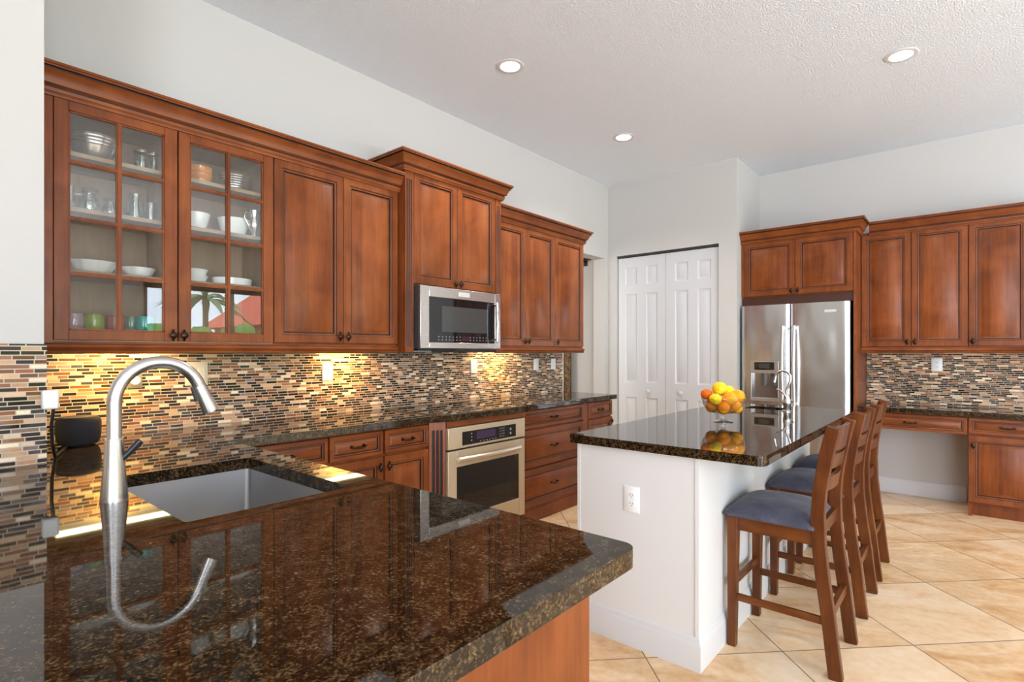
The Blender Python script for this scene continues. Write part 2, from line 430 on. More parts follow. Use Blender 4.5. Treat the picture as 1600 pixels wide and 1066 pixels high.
# baseboards
BBP = [(0, 0), (.016, 0), (.016, .10), (.012, .112), (.009, .118), (.009, .126), (.004, .134), (0, .136)]
struct('baseboard_back', MB().sweep([(-.02, YB), (-.76, YB)][::-1], BBP, 0), WHITE)
struct('baseboard_pantry', MB().sweep([(XW, YP), (DX0-.0, YP)], BBP, 0), WHITE)

# pantry bifold door
dr = thing('door_1', (-2.468, 5.43, 0), 'white panelled bifold pantry door with two small knobs', 'door'); dr['kind'] = 'structure'
def leaf(x0, x1, cols):
    P = PR(5.452)
    mb = MB(); mb.fbox(P, x0, x1, .012, 2.362, -.012, .0065)
    xs = [x0]+[c for a in cols for c in a]+[x1]; zs = [.012, .20, .81, .975, 1.955, 2.055, 2.25, 2.362]
    for i in range(5):
        for j in range(7):
            if i % 2 and j % 2:
                mb.rings(P, xs[i], xs[i+1], zs[j], zs[j+1], [(0, .004, 0), (0, .02, 0), (.008, .013, 0), (.014, .0105, 0), (.018, .0105, 0), (.034, .017, 0)], 0)
            else: mb.fbox(P, xs[i], xs[i+1], zs[j], zs[j+1], .006, .02)
    return mb.build('door_leaf', DOORW, dr)
l1 = leaf(-3.032, -2.470, ((-2.945, -2.805), (-2.69, -2.56)))
l2 = leaf(-2.466, -1.904, ((-2.362, -2.222), (-2.12, -1.985)))
for lf, kx in ((l1, -2.655), (l2, -2.29)):
    MB().lathe([(.008, 0), (.008, .018), (.018, .024), (.021, .034), (.016, .042), (0.0005, .045)], (kx, 5.432, .884), 16, '-y').build('knob', WHITE, lf)
MB().box(DX0+.005, DX1-.005, 5.415, 5.455, 2.368, 2.386).build('door_track', SLOT, dr)

# ------------------------------------------------------------------ recessed ceiling lights
cl = thing('recessed_light', (-2.317, 2.71, H), 'round recessed ceiling light above the glass-front wall cabinets, nearest the left wall', 'ceiling light', 'recessed ceiling lights')
MB().lathe([(.062, .002), (.064, -.004), (.085, -.006), (.092, -.003), (.092, .0)], (-2.317, 2.71, H), 32).build('trim_ring', WHITE, cl)
MB().lathe([(.0005, -.0045), (.063, -.0045), (.063, -.001), (.0005, -.001)], (-2.317, 2.71, H), 32).build('diffuser', LAMP, cl)
def can_light(x, y):
    d = bpy.data.lights.new('can_beam', 'SPOT'); d.energy = 60; d.spot_size = 2.3; d.spot_blend = .8; d.shadow_soft_size = .06; d.color = (1, .95, .88)
    o = bpy.data.objects.new('can_beam', d); C.objects.link(o); o.location = (x, y, H-.03)
can_light(-2.317, 2.71)
for x, y, lb in ((-2.32, 4.249, 'round recessed ceiling light in front of the pantry door'), (-.333, 4.224, 'round recessed ceiling light over the island stools, at the right')):
    k = copy_tree(cl); k.location = (x, y, H); k['label'] = lb; can_light(x, y)

# ------------------------------------------------------------------ backsplashes
tag(MB().box(XW, XW+.010, .395, OP0-.012, CT, 1.3055).build('mosaic_backsplash', MOSL), 'brown and cream linear mosaic splash along the wall behind the cooktop', 'backsplash')
tag(MB().box(XN, XN+.010, -3.4, .389, CT-.04, 1.335).build('mosaic_backsplash', MOSL), 'linear mosaic splash on the wall end at the left edge, beside the tap', 'backsplash')
tag(MB().box(-.752, 1.2, YB-.010, YB, .83, 1.32).build('mosaic_backsplash', MOSR), 'dark linear mosaic splash over the desk counter, right of the fridge', 'backsplash')
struct('trim_1', MB().box(XW, XW+.013, OP0-.012, OP0, CT, 1.32), WHITE)

# ------------------------------------------------------------------ cabinet kit
def knob(door, P, u, v, w):
    mb = MB(); a = P(u, v, w); b = P(u, v, w+.012); c_ = P(u, v, w+.02)
    mb.tube([a, b], [.006, .005], 10)
    d = Vector(P(u, v, w+1))-Vector(P(u, v, w))
    pts = [Vector(P(u, v, w+.010+.002*k)) for k in range(9)]
    rs = [.005, .010, .0135, .0155, .016, .0155, .0135, .009, .003]
    mb.tube(pts, rs, 12)
    for k in (-1, 1):
        mb.tube([P(u, v+k*.010, w+.016), P(u, v+k*.021, w+.013), P(u, v+k*.026, w+.008)], [.006, .005, .003], 8)
    return mb.build('knob', BRZ, door)
def pull(dr_, P, u, v, w, L=.052):
    mb = MB()
    for k in (-1, 1):
        mb.tube([P(u+k*L*.72, v, w), P(u+k*L*.72, v, w+.020)], .0042, 8)
        mb.tube([P(u+k*L*.72, v, w), P(u+k*L*.72, v, w+.004)], .010, 10)
    n = 12
    mb.tube([P(u+L*(2*i/n-1), v-.006*math.sin(PI*i/n)+.006*math.cos(4*PI*i/n)*.3, w+.016+.009*math.sin(PI*i/n)) for i in range(n+1)],
            [.002+.0042*math.sin(PI*i/n)+(.0022 if i == n//2 else 0) for i in range(n+1)], 8)
    return mb.build('pull_handle', BRZ, dr_)
def raised_door(par, P, u0, u1, v0, v1, kn=None, t=.02, fw=.058, name='door', mats=None):
    g = .0015; u0 += g; u1 -= g; v0 += g; v1 -= g
    R = [(0, 0, 0), (0, t-.003, 0), (.003, t, 0), (fw-.016, t, 0), (fw-.013, t-.004, 1), (fw-.009, t-.0035, 0), (fw-.004, t-.006, 0), (fw-.001, t-.013, 1), (fw+.004, t-.013, 1), (fw+.024, t-.004, 0), (fw+.026, t-.003, 0)]
    d = MB().rings(P, u0, u1, v0, v1, R, 2).build(name, mats or MD, par)
    if kn: knob(d, P, kn[0], kn[1], t)
    return d
def drawer(par, P, u0, u1, v0, v1, mats, t=.02, handle=True, fw=.034):
    g = .0015; u0 += g; u1 -= g; v0 += g; v1 -= g
    R = [(0, 0, 0), (0, t-.003, 0), (.003, t, 0), (fw-.012, t, 0), (fw-.009, t-.004, 1), (fw-.006, t-.0035, 0), (fw-.002, t-.006, 0), (fw, t-.012, 1), (fw+.003, t-.012, 1), (fw+.015, t-.004, 0), (fw+.017, t-.003, 0)]
    d = MB().rings(P, u0, u1, v0, v1, R, 2).build('drawer', mats, par)
    if handle: pull(d, P, (u0+u1)/2, (v0+v1)/2, t-.003)
    return d
def fluted(par, P, u0, u1, v0, v1, w0, w1, n=3, capt=.06, capb=.06):
    mb = MB(); W_ = u1-u0; m = W_*.14; fwid = (W_-2*m)/n
    prof = [(u0, w0), (u0, w1)]
    mis = []
    for k in range(n):
        a = u0+m+fwid*k+fwid*.14; b = a+fwid*.72; r = fwid*.36
        for i in range(7):
            th = PI*i/6; prof.append(((a+b)/2-r*math.cos(th), w1-r*.9*math.sin(th)))
    prof += [(u1, w1), (u1, w0)]
    a = [mb.bm.verts.new(P(u, v0+capb, w)) for u, w in prof]; b = [mb.bm.verts.new(P(u, v1-capt, w)) for u, w in prof]
    for i in range(len(prof)):
        j = (i+1) % len(prof)
        q = (i-2) % 7 if 2 <= i < 2+7*n-1 else 6
        mb.bm.faces.new((a[i], a[j], b[j], b[i])).material_index = 1 if (2 <= i < 2+7*n and q in (1, 2, 3, 4)) else 0
    mb.bm.faces.new(a[::-1]); mb.bm.faces.new(b)
    if capb > 0: mb.fbox(P, u0, u1, v0, v0+capb, w0, w1, 0)
    if capt > 0: mb.fbox(P, u0, u1, v1-capt, v1, w0, w1, 0)
    return mb.build('fluted_pilaster', [WV, GLZ], par)
CROWN = [(0, 0), (.010, 0), (.012, .010), (.018, .016), (.020, .028), (.016, .031), (.016, .036), (.030, .042), (.036, .062), (.046, .080), (.058, .090), (.052, .093), (.052, .098), (.063, .099), (.063, .106), (.068, .108), (.068, .118), (0, .118)]
def crown(name, path, z, label, s=1.0):
    mb = MB().sweep(path, [(o*s, h*s) for o, h in CROWN], z)
    for f in mb.bm.faces:
        if len(f.verts) == 4:
            zs = [v.co.z for v in f.verts]; zc = sum(zs)/4-z
            if any(abs(zc-h*s) < .0045*s and max(zs)-min(zs) < .0065*s for h in (.033, .095)): f.material_index = 1
    return tag(mb.build(name, [WY if abs(path[0][0]-path[-1][0]) < abs(path[0][1]-path[-1][1]) else WX, GLZ]), label, 'moulding', 'crown mouldings of the cabinets')
RAIL = [(0, 0), (.004, 0), (.012, .004), (.014, .012), (.008, .016), (.012, .020), (.018, .028), (.014, .038), (.006, .042), (.004, .050), (0, .050)]
def rail(path, z, label):
    mb = MB().sweep(path, RAIL, z)
    return tag(mb.build('light_rail', [WY if abs(path[0][0]-path[-1][0]) < .5 else WX]), label, 'moulding', 'light rails under the wall cabinets')

# ------------------------------------------------------------------ left wall cabinets
ZB, ZT = 1.357, 2.338
XF = -2.82
P = PL(XF)
gc = thing('glass_cabinet', (XW, .89, 1.34), 'two-door glass-fronted cherry wall cabinet full of dishes at the left', 'wall cabinet')
mb = MB(); y0, y1 = .400, 1.356
mb.box(XW+.001, XW+.012, y0, y1, 1.345, 2.36, 1)
mb.box(XW+.012, XF, y0, y0+.018, 1.345, 2.36, 1); mb.box(XW+.012, XF, y1-.018, y1, 1.345, 2.36, 1)
mb.box(XW+.012, XF, y0+.018, y1-.018, 1.345, 1.403, 1); mb.box(XW+.012, XF, y0+.018, y1-.018, 2.325, 2.36, 1)
mb.box(XW+.012, XF-.02, .872, .888, 1.403, 2.325, 1)
mb.build('carcass', [WV, WIN], gc)
mb = MB(); mb.box(XF-.001, XF+.018, y0, .455, 1.345, 2.35)
mb.build('filler_strip', [WV], gc)
for z in (1.652, 1.915, 2.146):
    mb = MB(); mb.box(XW+.012, XF-.035, y0+.018, .872, z-.018, z); mb.box(XW+.012, XF-.035, .888, y1-.018, z-.018, z)
    mb.build('shelf', WIN, gc)
def glass_door(u0, u1, kn):
    t = .02; mb = MB(); g = .0015; u0 += g; u1 -= g
    gu0, gu1, gz0, gz1 = u0+.048, u1-.052, 1.398, 2.296
    zs = [gz0, 1.630, 1.856, 2.087, gz1]; um = (gu0+gu1)/2
    fr = lambda a, b, c, d, w0=0, w1=t, mi=0: mb.fbox(P, a, b, c, d, w0, w1, mi)
    fr(u0, gu0, ZB, ZT); fr(gu1, u1, ZB, ZT); fr(gu0, gu1, ZB, gz0); fr(gu0, gu1, gz1, ZT)
    d = mb.build('door', MD, gc, bevel=.002)
    mb = MB()
    for a, b, c, e in ((gu0, gu0+.006, gz0, gz1), (gu1-.006, gu1, gz0, gz1), (gu0, gu1, gz0, gz0+.006), (gu0, gu1, gz1-.006, gz1)):
        mb.fbox(P, a, b, c, e, .002, .014)
    mb.fbox(P, um-.010, um+.010, gz0, gz1, .002, .015); mb.fbox(P, um-.005, um+.005, gz0, gz1, .015, .020)
    for z in zs[1:4]:
        mb.fbox(P, gu0, gu1, z-.009, z+.009, .002, .0148); mb.fbox(P, gu0, gu1, z-.0045, z+.0045, .0148, .0197)
    mb.build('glazing_bars', [WV], d)
    MB().fbox(P, gu0-.003, gu1+.003, gz0-.003, gz1+.003, .0055, .0085).build('glass_pane', PANE, d)
    knob(d, P, kn, 1.385, t)
    return d
glass_door(.456, .902, .881)
glass_door(.905, 1.354, .926)
# solid two-door cabinet
wc = thing('wall_cabinet', (XW, 1.77, 1.34), 'two-door cherry wall cabinet between the glass cabinet and the microwave', 'wall cabinet')
MB().box(XW+.001, XF, 1.3565, 2.168, 1.345, 2.36).build('carcass', WV, wc)
raised_door(wc, P, 1.357, 1.771, ZB, ZT, (1.745, 1.398)); raised_door(wc, P, 1.771, 2.166, ZB, ZT, (1.797, 1.398))
crown('crown_moulding', [(XF+.018, .395), (XF+.018, 2.172)], 2.333, 'long cherry crown moulding above the glass and two-door cabinets')
rail([(XF+.004, .395), (XF+.004, 2.170)], 1.300, 'cherry light rail under the glass and two-door wall cabinets')
# microwave cabinet
XC = -2.76; PC = PL(XC)
mc = thing('microwave_cabinet', (XW, 2.64, 1.31), 'taller cherry cabinet with fluted sides over the microwave', 'wall cabinet')
mb = MB(); mb.box(XW+.001, XC, 2.173, 2.245, 1.306, 2.50); mb.box(XW+.001, XC, 3.036, 3.098, 1.306, 2.50); mb.box(XW+.001, XC, 2.245, 3.036, 1.748, 2.50)
mb.build('carcass', WV, mc)
fluted(mc, PC, 2.175, 2.244, 1.306, 2.47, 0, .02, 3, .05, .03); fluted(mc, PC, 3.037, 3.096, 1.306, 2.47, 0, .02, 3, .05, .03)
raised_door(mc, PC, 2.247, 2.637, 1.752, 2.478, (2.612, 1.785)); raised_door(mc, PC, 2.637, 3.034, 1.752, 2.478, (2.662, 1.785))
crown('crown_moulding', [(XW+.002, 2.170), (XC+.022, 2.170), (XC+.022, 3.100), (XW+.002, 3.100)][::1], 2.468, 'stepped-up cherry crown moulding on top of the microwave cabinet', .98)
# right hand wall cabinets
rc = thing('wall_cabinet', (XW, 3.5, 1.34), 'two-door cherry wall cabinet directly right of the microwave', 'wall cabinet')
MB().box(XW+.001, XF, 3.102, 3.888, 1.345, 2.36).build('carcass', WV, rc)
raised_door(rc, P, 3.104, 3.478, ZB, ZT, (3.452, 1.398)); raised_door(rc, P, 3.478, 3.887, ZB, ZT, (3.505, 1.398))
rc = thing('wall_cabinet', (XW, 4.12, 1.34), 'single-door cherry wall cabinet at the far end beside the opening', 'wall cabinet')
MB().box(XW+.001, XF, 3.8895, 4.352, 1.345, 2.36).build('carcass', WV, rc)
raised_door(rc, P, 3.8895, 4.351, ZB, ZT, (3.918, 1.398))
crown('crown_moulding', [(XF+.018, 3.104), (XF+.018, 4.353), (XW+.002, 4.353)], 2.333, 'cherry crown moulding over the three doors right of the microwave')
rail([(XF+.004, 3.100), (XF+.004, 4.352), (XW+.011, 4.352)], 1.300, 'cherry light rail under the three doors right of the microwave')

# under-cabinet lamps
for i, (a, b, lb) in enumerate(((.50, .98, 'slim warm under-cabinet lamp below the glass cabinet'), (1.78, 2.14, 'slim warm under-cabinet lamp below the two-door cabinet beside the microwave'), (3.18, 3.72, 'slim warm under-cabinet lamp right of the microwave'))):
    k = thing('undercabinet_light', (-3.07, (a+b)/2, 1.345), lb, 'under-cabinet light', 'lamps under the wall cabinets')
    MB().box(-3.11, -3.03, a, b, 1.33, 1.345).build('housing', WPL, k)
    MB().box(-3.10, -3.04, a+.01, b-.01, 1.324, 1.33).build('diffuser', UCL, k)
    area('undercabinet_beam', (-3.07, (a+b)/2, 1.321), (-.35, 0, -1), b-a, .03, 5.2, (1, .58, .10))

# ------------------------------------------------------------------ microwave
mw = thing('microwave', (-2.92, 2.64, 1.322), 'stainless over-the-range microwave with black glass door', 'microwave')
MB().box(XW+.012, -2.712, 2.262, 3.032, 1.33, 1.746).build('body', DGRY, mw, bevel=.004)
PM = PL(-2.712)
mb = MB(); a0, a1, b0, b1 = 2.259, 3.034, 1.332, 1.742; g0, g1, h0, h1 = 2.334, 2.972, 1.372, 1.672
mb.fbox(PM, a0, g0, b0, b1, 0, .022); mb.fbox(PM, g1, a1, b0, b1, 0, .022); mb.fbox(PM, g0, g1, b0, h0, 0, .022); mb.fbox(PM, g0, g1, h1, b1, 0, .022)
dm = mb.build('door_frame', STY, mw, bevel=.003)
MB().fbox(PM, g0, g1, h0, h1, .001, .018).build('glass_panel', BLKG, mw)
MB().fbox(PM, 2.447, 2.90, 1.444, 1.618, .0165, .0186).build('window', plain('microwave_window', (.05, .052, .05), .12), mw)
mb = MB()
mb.tube([PM(2.955, 1.655, .018), PM(2.955, 1.655, .058)], .010, 10); mb.tube([PM(2.955, 1.392, .018), PM(2.955, 1.392, .058)], .010, 10)
mb.tube([PM(2.955, 1.375, .056), PM(2.955, 1.39, .060), PM(2.955, 1.52, .064), PM(2.955, 1.657, .060), PM(2.955, 1.672, .056)], .0105, 12)
mb.build('handle', CHR, mw)
mb = MB(); mb.fbox(PM, 2.60, 2.705, 1.690, 1.722, .022, .026); mb.build('badge', plain('badge_silver', (.85, .85, .85), .25, .6), mw, bevel=.0015)
mb = MB()
for r_, z in enumerate((1.388, 1.408)):
    for k in range(15):
        if k in (7, 8): continue
        mb.fbox(PM, 2.415+k*.033, 2.415+k*.033+.009, z, z+.005, .0165, .0184)
mb.build('buttons', BTN, mw)
MB().fbox(PM, 2.642, 2.706, 1.386, 1.418, .0165, .0185).build('display', plain('microwave_display', (.035, .012, .012), .2), mw)
mb = MB(); mb.box(XW+.03, -2.73, 2.27, 3.02, 1.318, 1.33); mb.box(-3.0, -2.76, 2.62, 2.95, 1.310, 1.318); mb.build('underside_vent', BLK, mw)

# ------------------------------------------------------------------ left base cabinets
XB = -2.565; PB = PL(XB); DZ1, DZ0 = .862, .724
def base(y0, y1, lb, z0=.10, toe=True):
    t = thing('base_cabinet', (XW+.3, (y0+y1)/2, 0), lb, 'base cabinet')
    mb = MB(); mb.box(XW+.012, XB, y0+.0005, y1-.0005, .10, .8735)
    mb.box(XW+.012, XB-.05 if toe else XB+.004, y0+.0005, y1-.0005, 0, .10)
    mb.build('carcass', WV, t); return t
b1_ = base(1.02, 1.523, 'cherry base cabinet in the inner corner, mostly behind the peninsula')
drawer(b1_, PB, 1.05, 1.521, DZ0, DZ1, MDY); raised_door(b1_, PB, 1.05, 1.521, .115, DZ0-.012, (1.492, .66))
b2_ = base(1.523, 2.208, 'cherry base cabinet with two drawers and two doors, left of the oven')
drawer(b2_, PB, 1.527, 1.868, DZ0, DZ1, MDY); drawer(b2_, PB, 1.876, 2.205, DZ0, DZ1, MDY)
raised_door(b2_, PB, 1.527, 1.868, .115, DZ0-.012, (1.843, .655)); raised_door(b2_, PB, 1.876, 2.205, .115, DZ0-.012, (1.901, .655))
b3_ = thing('oven_cabinet', (XW+.3, 2.65, 0), 'cherry oven housing with a fluted angled corner', 'base cabinet')
XO = -2.495
mb = MB(); mb.prism([(XW+.012, 2.2085, .002), (XB+.01, 2.2085, .002), (XO-.004, 2.292, .002), (XO-.004, 2.3025, .002), (XW+.012, 2.3025, .002)], [(XW+.012, 2.2085, .8735), (XB+.01, 2.2085, .8735), (XO-.004, 2.292, .8735), (XO-.004, 2.3025, .8735), (XW+.012, 2.3025, .8735)])
mb.box(XW+.012, XO-.005, 2.3025, 3.067, .832, .8735); mb.box(XW+.012, XO-.005, 3.067, 3.083, 0, .8735); mb.box(XW+.012, XO-.02, 2.3025, 3.067, 0, .118)
mb.build('carcass', [WY], b3_)
a, b = Vector((XB+.012, 2.2095, 0)), Vector((XO-.003, 2.296, 0)); dv = (b-a).normalized(); nv = Vector((dv.y, -dv.x, 0)); LL = (b-a).length
PD = lambda u, v, w: tuple(a+dv*u+nv*w+Vector((0, 0, v)))
fluted(b3_, PD, 0, LL, .03, .872, 0, .012, 3, .05, .05)
MB().box(XO-.005, XO+.004, 2.3035, 3.083, .834, .872).build('top_rail', [WY], b3_)
b4_ = base(3.085, 3.955, 'cherry three-drawer base cabinet just right of the oven', toe=False)
drawer(b4_, PB, 3.09, 3.952, DZ0, DZ1, MDY); drawer(b4_, PB, 3.09, 3.952, .422, DZ0-.010, MDY, fw=.055); drawer(b4_, PB, 3.09, 3.952, .125, .412, MDY, fw=.055)
b5_ = base(3.955, 4.448, 'narrow cherry base cabinet at the far end of the counter by the pantry', toe=False)
MB().box(XB-.001, XB+.014, 3.956, 4.028, .10, .872).build('stile', WV, b5_)
drawer(b5_, PB, 4.03, 4.446, DZ0, DZ1, MDY); raised_door(b5_, PB, 4.03, 4.446, .115, DZ0-.012, (4.418, .672))

# oven
ov = thing('wall_oven', (-2.75, 2.685, .12), 'built-in stainless oven with black control panel and bar handle', 'oven')
PO = PL(-2.505)
MB().box(-3.08, -2.506, 2.31, 3.06, .125, .828).build('body', DGRY, ov)
MB().fbox(PO, 2.304, 3.065, .692, .828, 0, .027).build('control_fascia', OVS, ov, bevel=.004)
MB().fbox(PO, 2.426, 2.958, .708, .795, .0265, .0285).build('control_panel', BLKG, ov)
MB().fbox(PO, 2.555, 2.74, .735, .785, .028, .0292).build('display', DISP, ov)
mb = MB()
for k in range(3): mb.fbox(PO, 2.505, 2.515, .728+.022*k, .736+.022*k, .028, .0292)
for k in range(3):
    for j in range(4): mb.fbox(PO, 2.785+.02*k, 2.793+.02*k, .722+.018*j, .729+.018*j, .028, .0292)
for k in range(6): mb.fbox(PO, 2.59+.03*k, 2.60+.03*k, .716, .722, .028, .0292)
for z in (.735, .765): mb.lathe([(.0005, 0), (.009, 0), (.009, .0014), (.0005, .0014)], (PO(0, 0, .0285)[0], 2.90, z), 14, 'x')
mb.build('buttons', BTN, ov)
mb = MB(); mb.fbox(PO, 2.304, 2.381, .124, .680, 0, .025); mb.fbox(PO, 3.00, 3.065, .124, .680, 0, .025); mb.fbox(PO, 2.381, 3.00, .124, .255, 0, .025); mb.fbox(PO, 2.381, 3.00, .575, .680, 0, .025)
mb.build('door', OVS, ov, bevel=.003)
MB().fbox(PO, 2.381, 3.00, .255, .575, .004, .021).build('door_glass', BLKG, ov)
mb = MB()
n = 14
mb.tube([PO(2.37+.61*i/n, .628, .050+.022*math.sin(PI*i/n)) for i in range(n+1)], .0155, 12)
for u in (2.385, 2.965): mb.tube([PO(u, .628, .02), PO(u, .628, .052)], .012, 10)
mb.build('handle', plain('oven_handle_steel', (.86, .80, .70), .28, 1.0), ov)
MB().fbox(PO, 2.31, 3.06, .680, .692, -.01, .004).build('vent_gap', BLK, ov)

# ------------------------------------------------------------------ worktops
XE = -2.51
rr = .032
out = [(XW+.0005, .3935), (XN+.0115, .3935), (XN+.0115, -.05), (-.512, -.05)]
out += [(-.512-rr+rr*math.cos(PI/2*i/6), 1.0-rr+rr*math.sin(PI/2*i/6)) for i in range(7)]
out += [(XE, 1.012), (XE, 2.205), (-2.452, 2.30), (-2.452, 3.072), (XE, 3.078), (XE, 4.470), (XW+.0005, 4.470)]
SK = (-2.045, -1.375, .458, .893)
def rrect(x0, x1, y0, y1, r, n=4):
    o = []
    for cx_, cy_, a in ((x1-r, y1-r, 0), (x0+r, y1-r, PI/2), (x0+r, y0+r, PI), (x1-r, y0+r, 1.5*PI)):
        o += [(cx_+r*math.cos(a+PI/2*i/n), cy_+r*math.sin(a+PI/2*i/n)) for i in range(n+1)]
    return o
wt = MB().slab(out, [rrect(*SK, .012)[::-1]], CT-.04, CT).build('worktop', GRAN, bevel=.005, seg=3)
tag(wt, 'long L-shaped polished brown granite worktop holding the sink and cooktop', 'worktop')
ct = thing('cooktop', (-2.75, 2.63, CT), 'black glass electric cooktop set in the granite above the oven', 'cooktop')
MB().box(-3.03, -2.474, 2.246, 3.008, CT+.0005, CT+.004).build('glass_top', BLKG, ct, bevel=.001)
mb = MB()
for a0, a1, b0, b1 in ((-3.036, -2.470, 2.240, 2.246), (-3.036, -2.470, 3.008, 3.014), (-3.036, -3.030, 2.246, 3.008), (-2.474, -2.470, 2.246, 3.008)): mb.box(a0, a1, b0, b1, CT+.0005, CT+.005)
mb.build('steel_trim', plain('cooktop_trim', (.22, .20, .17), .3, .8), ct)
# sink
sk = thing('kitchen_sink', ((SK[0]+SK[1])/2, (SK[2]+SK[3])/2, .66), 'large rectangular stainless undermount sink in the peninsula', 'sink')
x0, x1, y0, y1 = SK[0]-.006, SK[1]+.006, SK[2]-.006, SK[3]+.006
mb = MB()
rw = [[(x, y, z) for x, y in rrect(x0+d, x1-d, y0+d, y1-d, r)] for d, r, z in ((-.02, .03, CT-.0405), (0, .016, CT-.0405), (.004, .018, .72), (.008, .03, .69), (.03, .04, .672), (.26, .02, .668))]
mb.grid(rw, True, 0, False, True)
mb.build('basin', STS, sk, smooth=.9)
cxs, cys = (x0+x1)/2, (y0+y1)/2
MB().lathe([(.055, .0), (.055, .004), (.042, .005), (.036, .001), (.0005, .001)], (cxs, cys, .668), 24).build('drain', CHR, sk)
# main faucet
fx, fy = -1.722, .405
fc = thing('kitchen_faucet', (fx, fy, CT), 'tall brushed nickel gooseneck faucet behind the big sink', 'faucet')
MB().lathe([(.0005, 0), (.0315, 0), (.0315, .006), (.030, .02), (.0275, .05), (.0245, .09), (.0225, .13), (.0215, .162), (.0205, .163), (.0205, .165), (.0005, .165)], (fx, fy, CT), 28).build('body', NICK, fc)
R0 = .106; zc = 1.172
pts = [(fx, fy, 1.078), (fx, fy, 1.12)]+[(fx, fy+R0-R0*math.cos(PI*i/16*.9), zc+R0*math.sin(PI*i/16*.9)) for i in range(17)]
MB().tube(pts, .0172, 18).build('spout', NICK, fc)
pe = Vector(pts[-1]); td = (pe-Vector(pts[-2])).normalized()
mb = MB(); mb.tube([pe-td*.004, pe+td*.002, pe+td*.03, pe+td*.065, pe+td*.078, pe+td*.080], [.0172, .0178, .0192, .0222, .0228, .020], 20)
mb.build('spray_head', NICK, fc)
MB().tube([pe+td*.0+Vector((0, -.019, 0)), pe+td*.045+Vector((0, -.0225, 0))], [.006, .008], 10).build('spray_button', BLK, fc)
mb = MB(); mb.tube([(fx+.010, fy+.014, 1.022), (fx+.018, fy+.032, 1.043), (fx+.026, fy+.052, 1.068)], [.0075, .0085, .0095], 12)
mb.build('lever', plain('dark_lever', (.025, .028, .032), .3, .3), fc)

# ------------------------------------------------------------------ peninsula body
pn = thing('peninsula_cabinet', (-1.5, .6, 0), 'cherry peninsula base with a plain end panel below the near granite corner', 'base cabinet')
mb = MB(); mb.box(-.622, -.60, .02, .955, .0, .8735); mb.build('end_panel', [WV], pn, bevel=.002)
mb = MB(); mb.box(-2.49, -.622, .935, .955, .10, .8735); mb.box(-2.49, -.622, .02, .04, .0, .8735); mb.box(-2.48, -.64, .06, .90, .02, .10)
mb.build('carcass', [WX], pn)
PB2 = lambda u, v, w: (u, .955+w, v)
for a0, a1 in ((-2.44, -1.98), (-1.98, -1.52), (-1.52, -1.06), (-1.06, -.63)): raised_door(pn, PB2, a0, a1, .115, .86, None)

# ------------------------------------------------------------------ island
isl = thing('kitchen_island', (-1.14, 3.2, 0), 'white painted kitchen island base with baseboard below the granite top', 'island')
IX0, IX1, IY0, IY1 = -1.432, -.848, 2.178, 4.20
for a0, a1, b0, b1 in ((IX0, IX1, IY0, IY0+.02), (IX0, IX1, IY1-.02, IY1), (IX0, IX0+.02, IY0+.02, IY1-.02), (IX1-.02, IX1, IY0+.02, IY1-.02)):
    MB().box(a0, a1, b0, b1, 0, .8735).build('side_panel', ISLP, isl)
q = [(IX1-.012, IY0-.004), (IX1+.004, IY0-.004), (IX1+.004, IY0+.075), (IX1+.0002, IY0+.075), (IX1+.0002, IY0-.0002), (IX1-.012, IY0-.0002)]
MB().prism([(x, y, .135) for x, y in q], [(x, y, .872) for x, y in q]).build('corner_trim', ISLP, isl)
MB().box(IX0-.003, IX0+.012, IY0-.003, IY0-.0002, .135, .872).build('corner_trim', ISLP, isl)
MB().sweep([(IX0, IY1), (IX0, IY0), (IX1, IY0), (IX1, IY1)][::-1] if False else [(IX0, IY0), (IX1, IY0), (IX1, IY1)], BBP, 0).build('baseboard', WHITE, isl)
PS = (-1.215, -.972, 3.955, 4.135)
iout = []
for cx_, cy_, a in ((-.588-rr, 4.312-rr, 0), (-1.466+rr, 4.312-rr, PI/2), (-1.466+.01, 2.150+.01, PI), (-.588-.03, 2.150+.03, 1.5*PI)):
    r_ = .01 if a == PI else rr
    iout += [(cx_+r_*math.cos(a+PI/2*i/6), cy_+r_*math.sin(a+PI/2*i/6)) for i in range(7)]
it = MB().slab(iout, [rrect(*PS, .02)[::-1]], CT-.04, CT).build('island_worktop', GRAN, bevel=.005, seg=3)
tag(it, 'rectangular polished dark granite top of the island, carrying the fruit bowl', 'worktop')
psk = thing('prep_sink', (-1.09, 4.045, .74), 'small steel prep sink set in the far end of the island top', 'sink')
mb = MB(); x0, x1, y0, y1 = PS[0]-.004, PS[1]+.004, PS[2]-.004, PS[3]+.004
mb.grid([[(x, y, z) for x, y in rrect(x0+d, x1-d, y0+d, y1-d, r)] for d, r, z in ((-.02, .03, CT-.0405), (0, .024, CT-.0405), (.003, .024, .78), (.02, .03, .755), (.08, .02, .752))], True, 0, False, True)
mb.build('basin', STS, psk, smooth=.9)
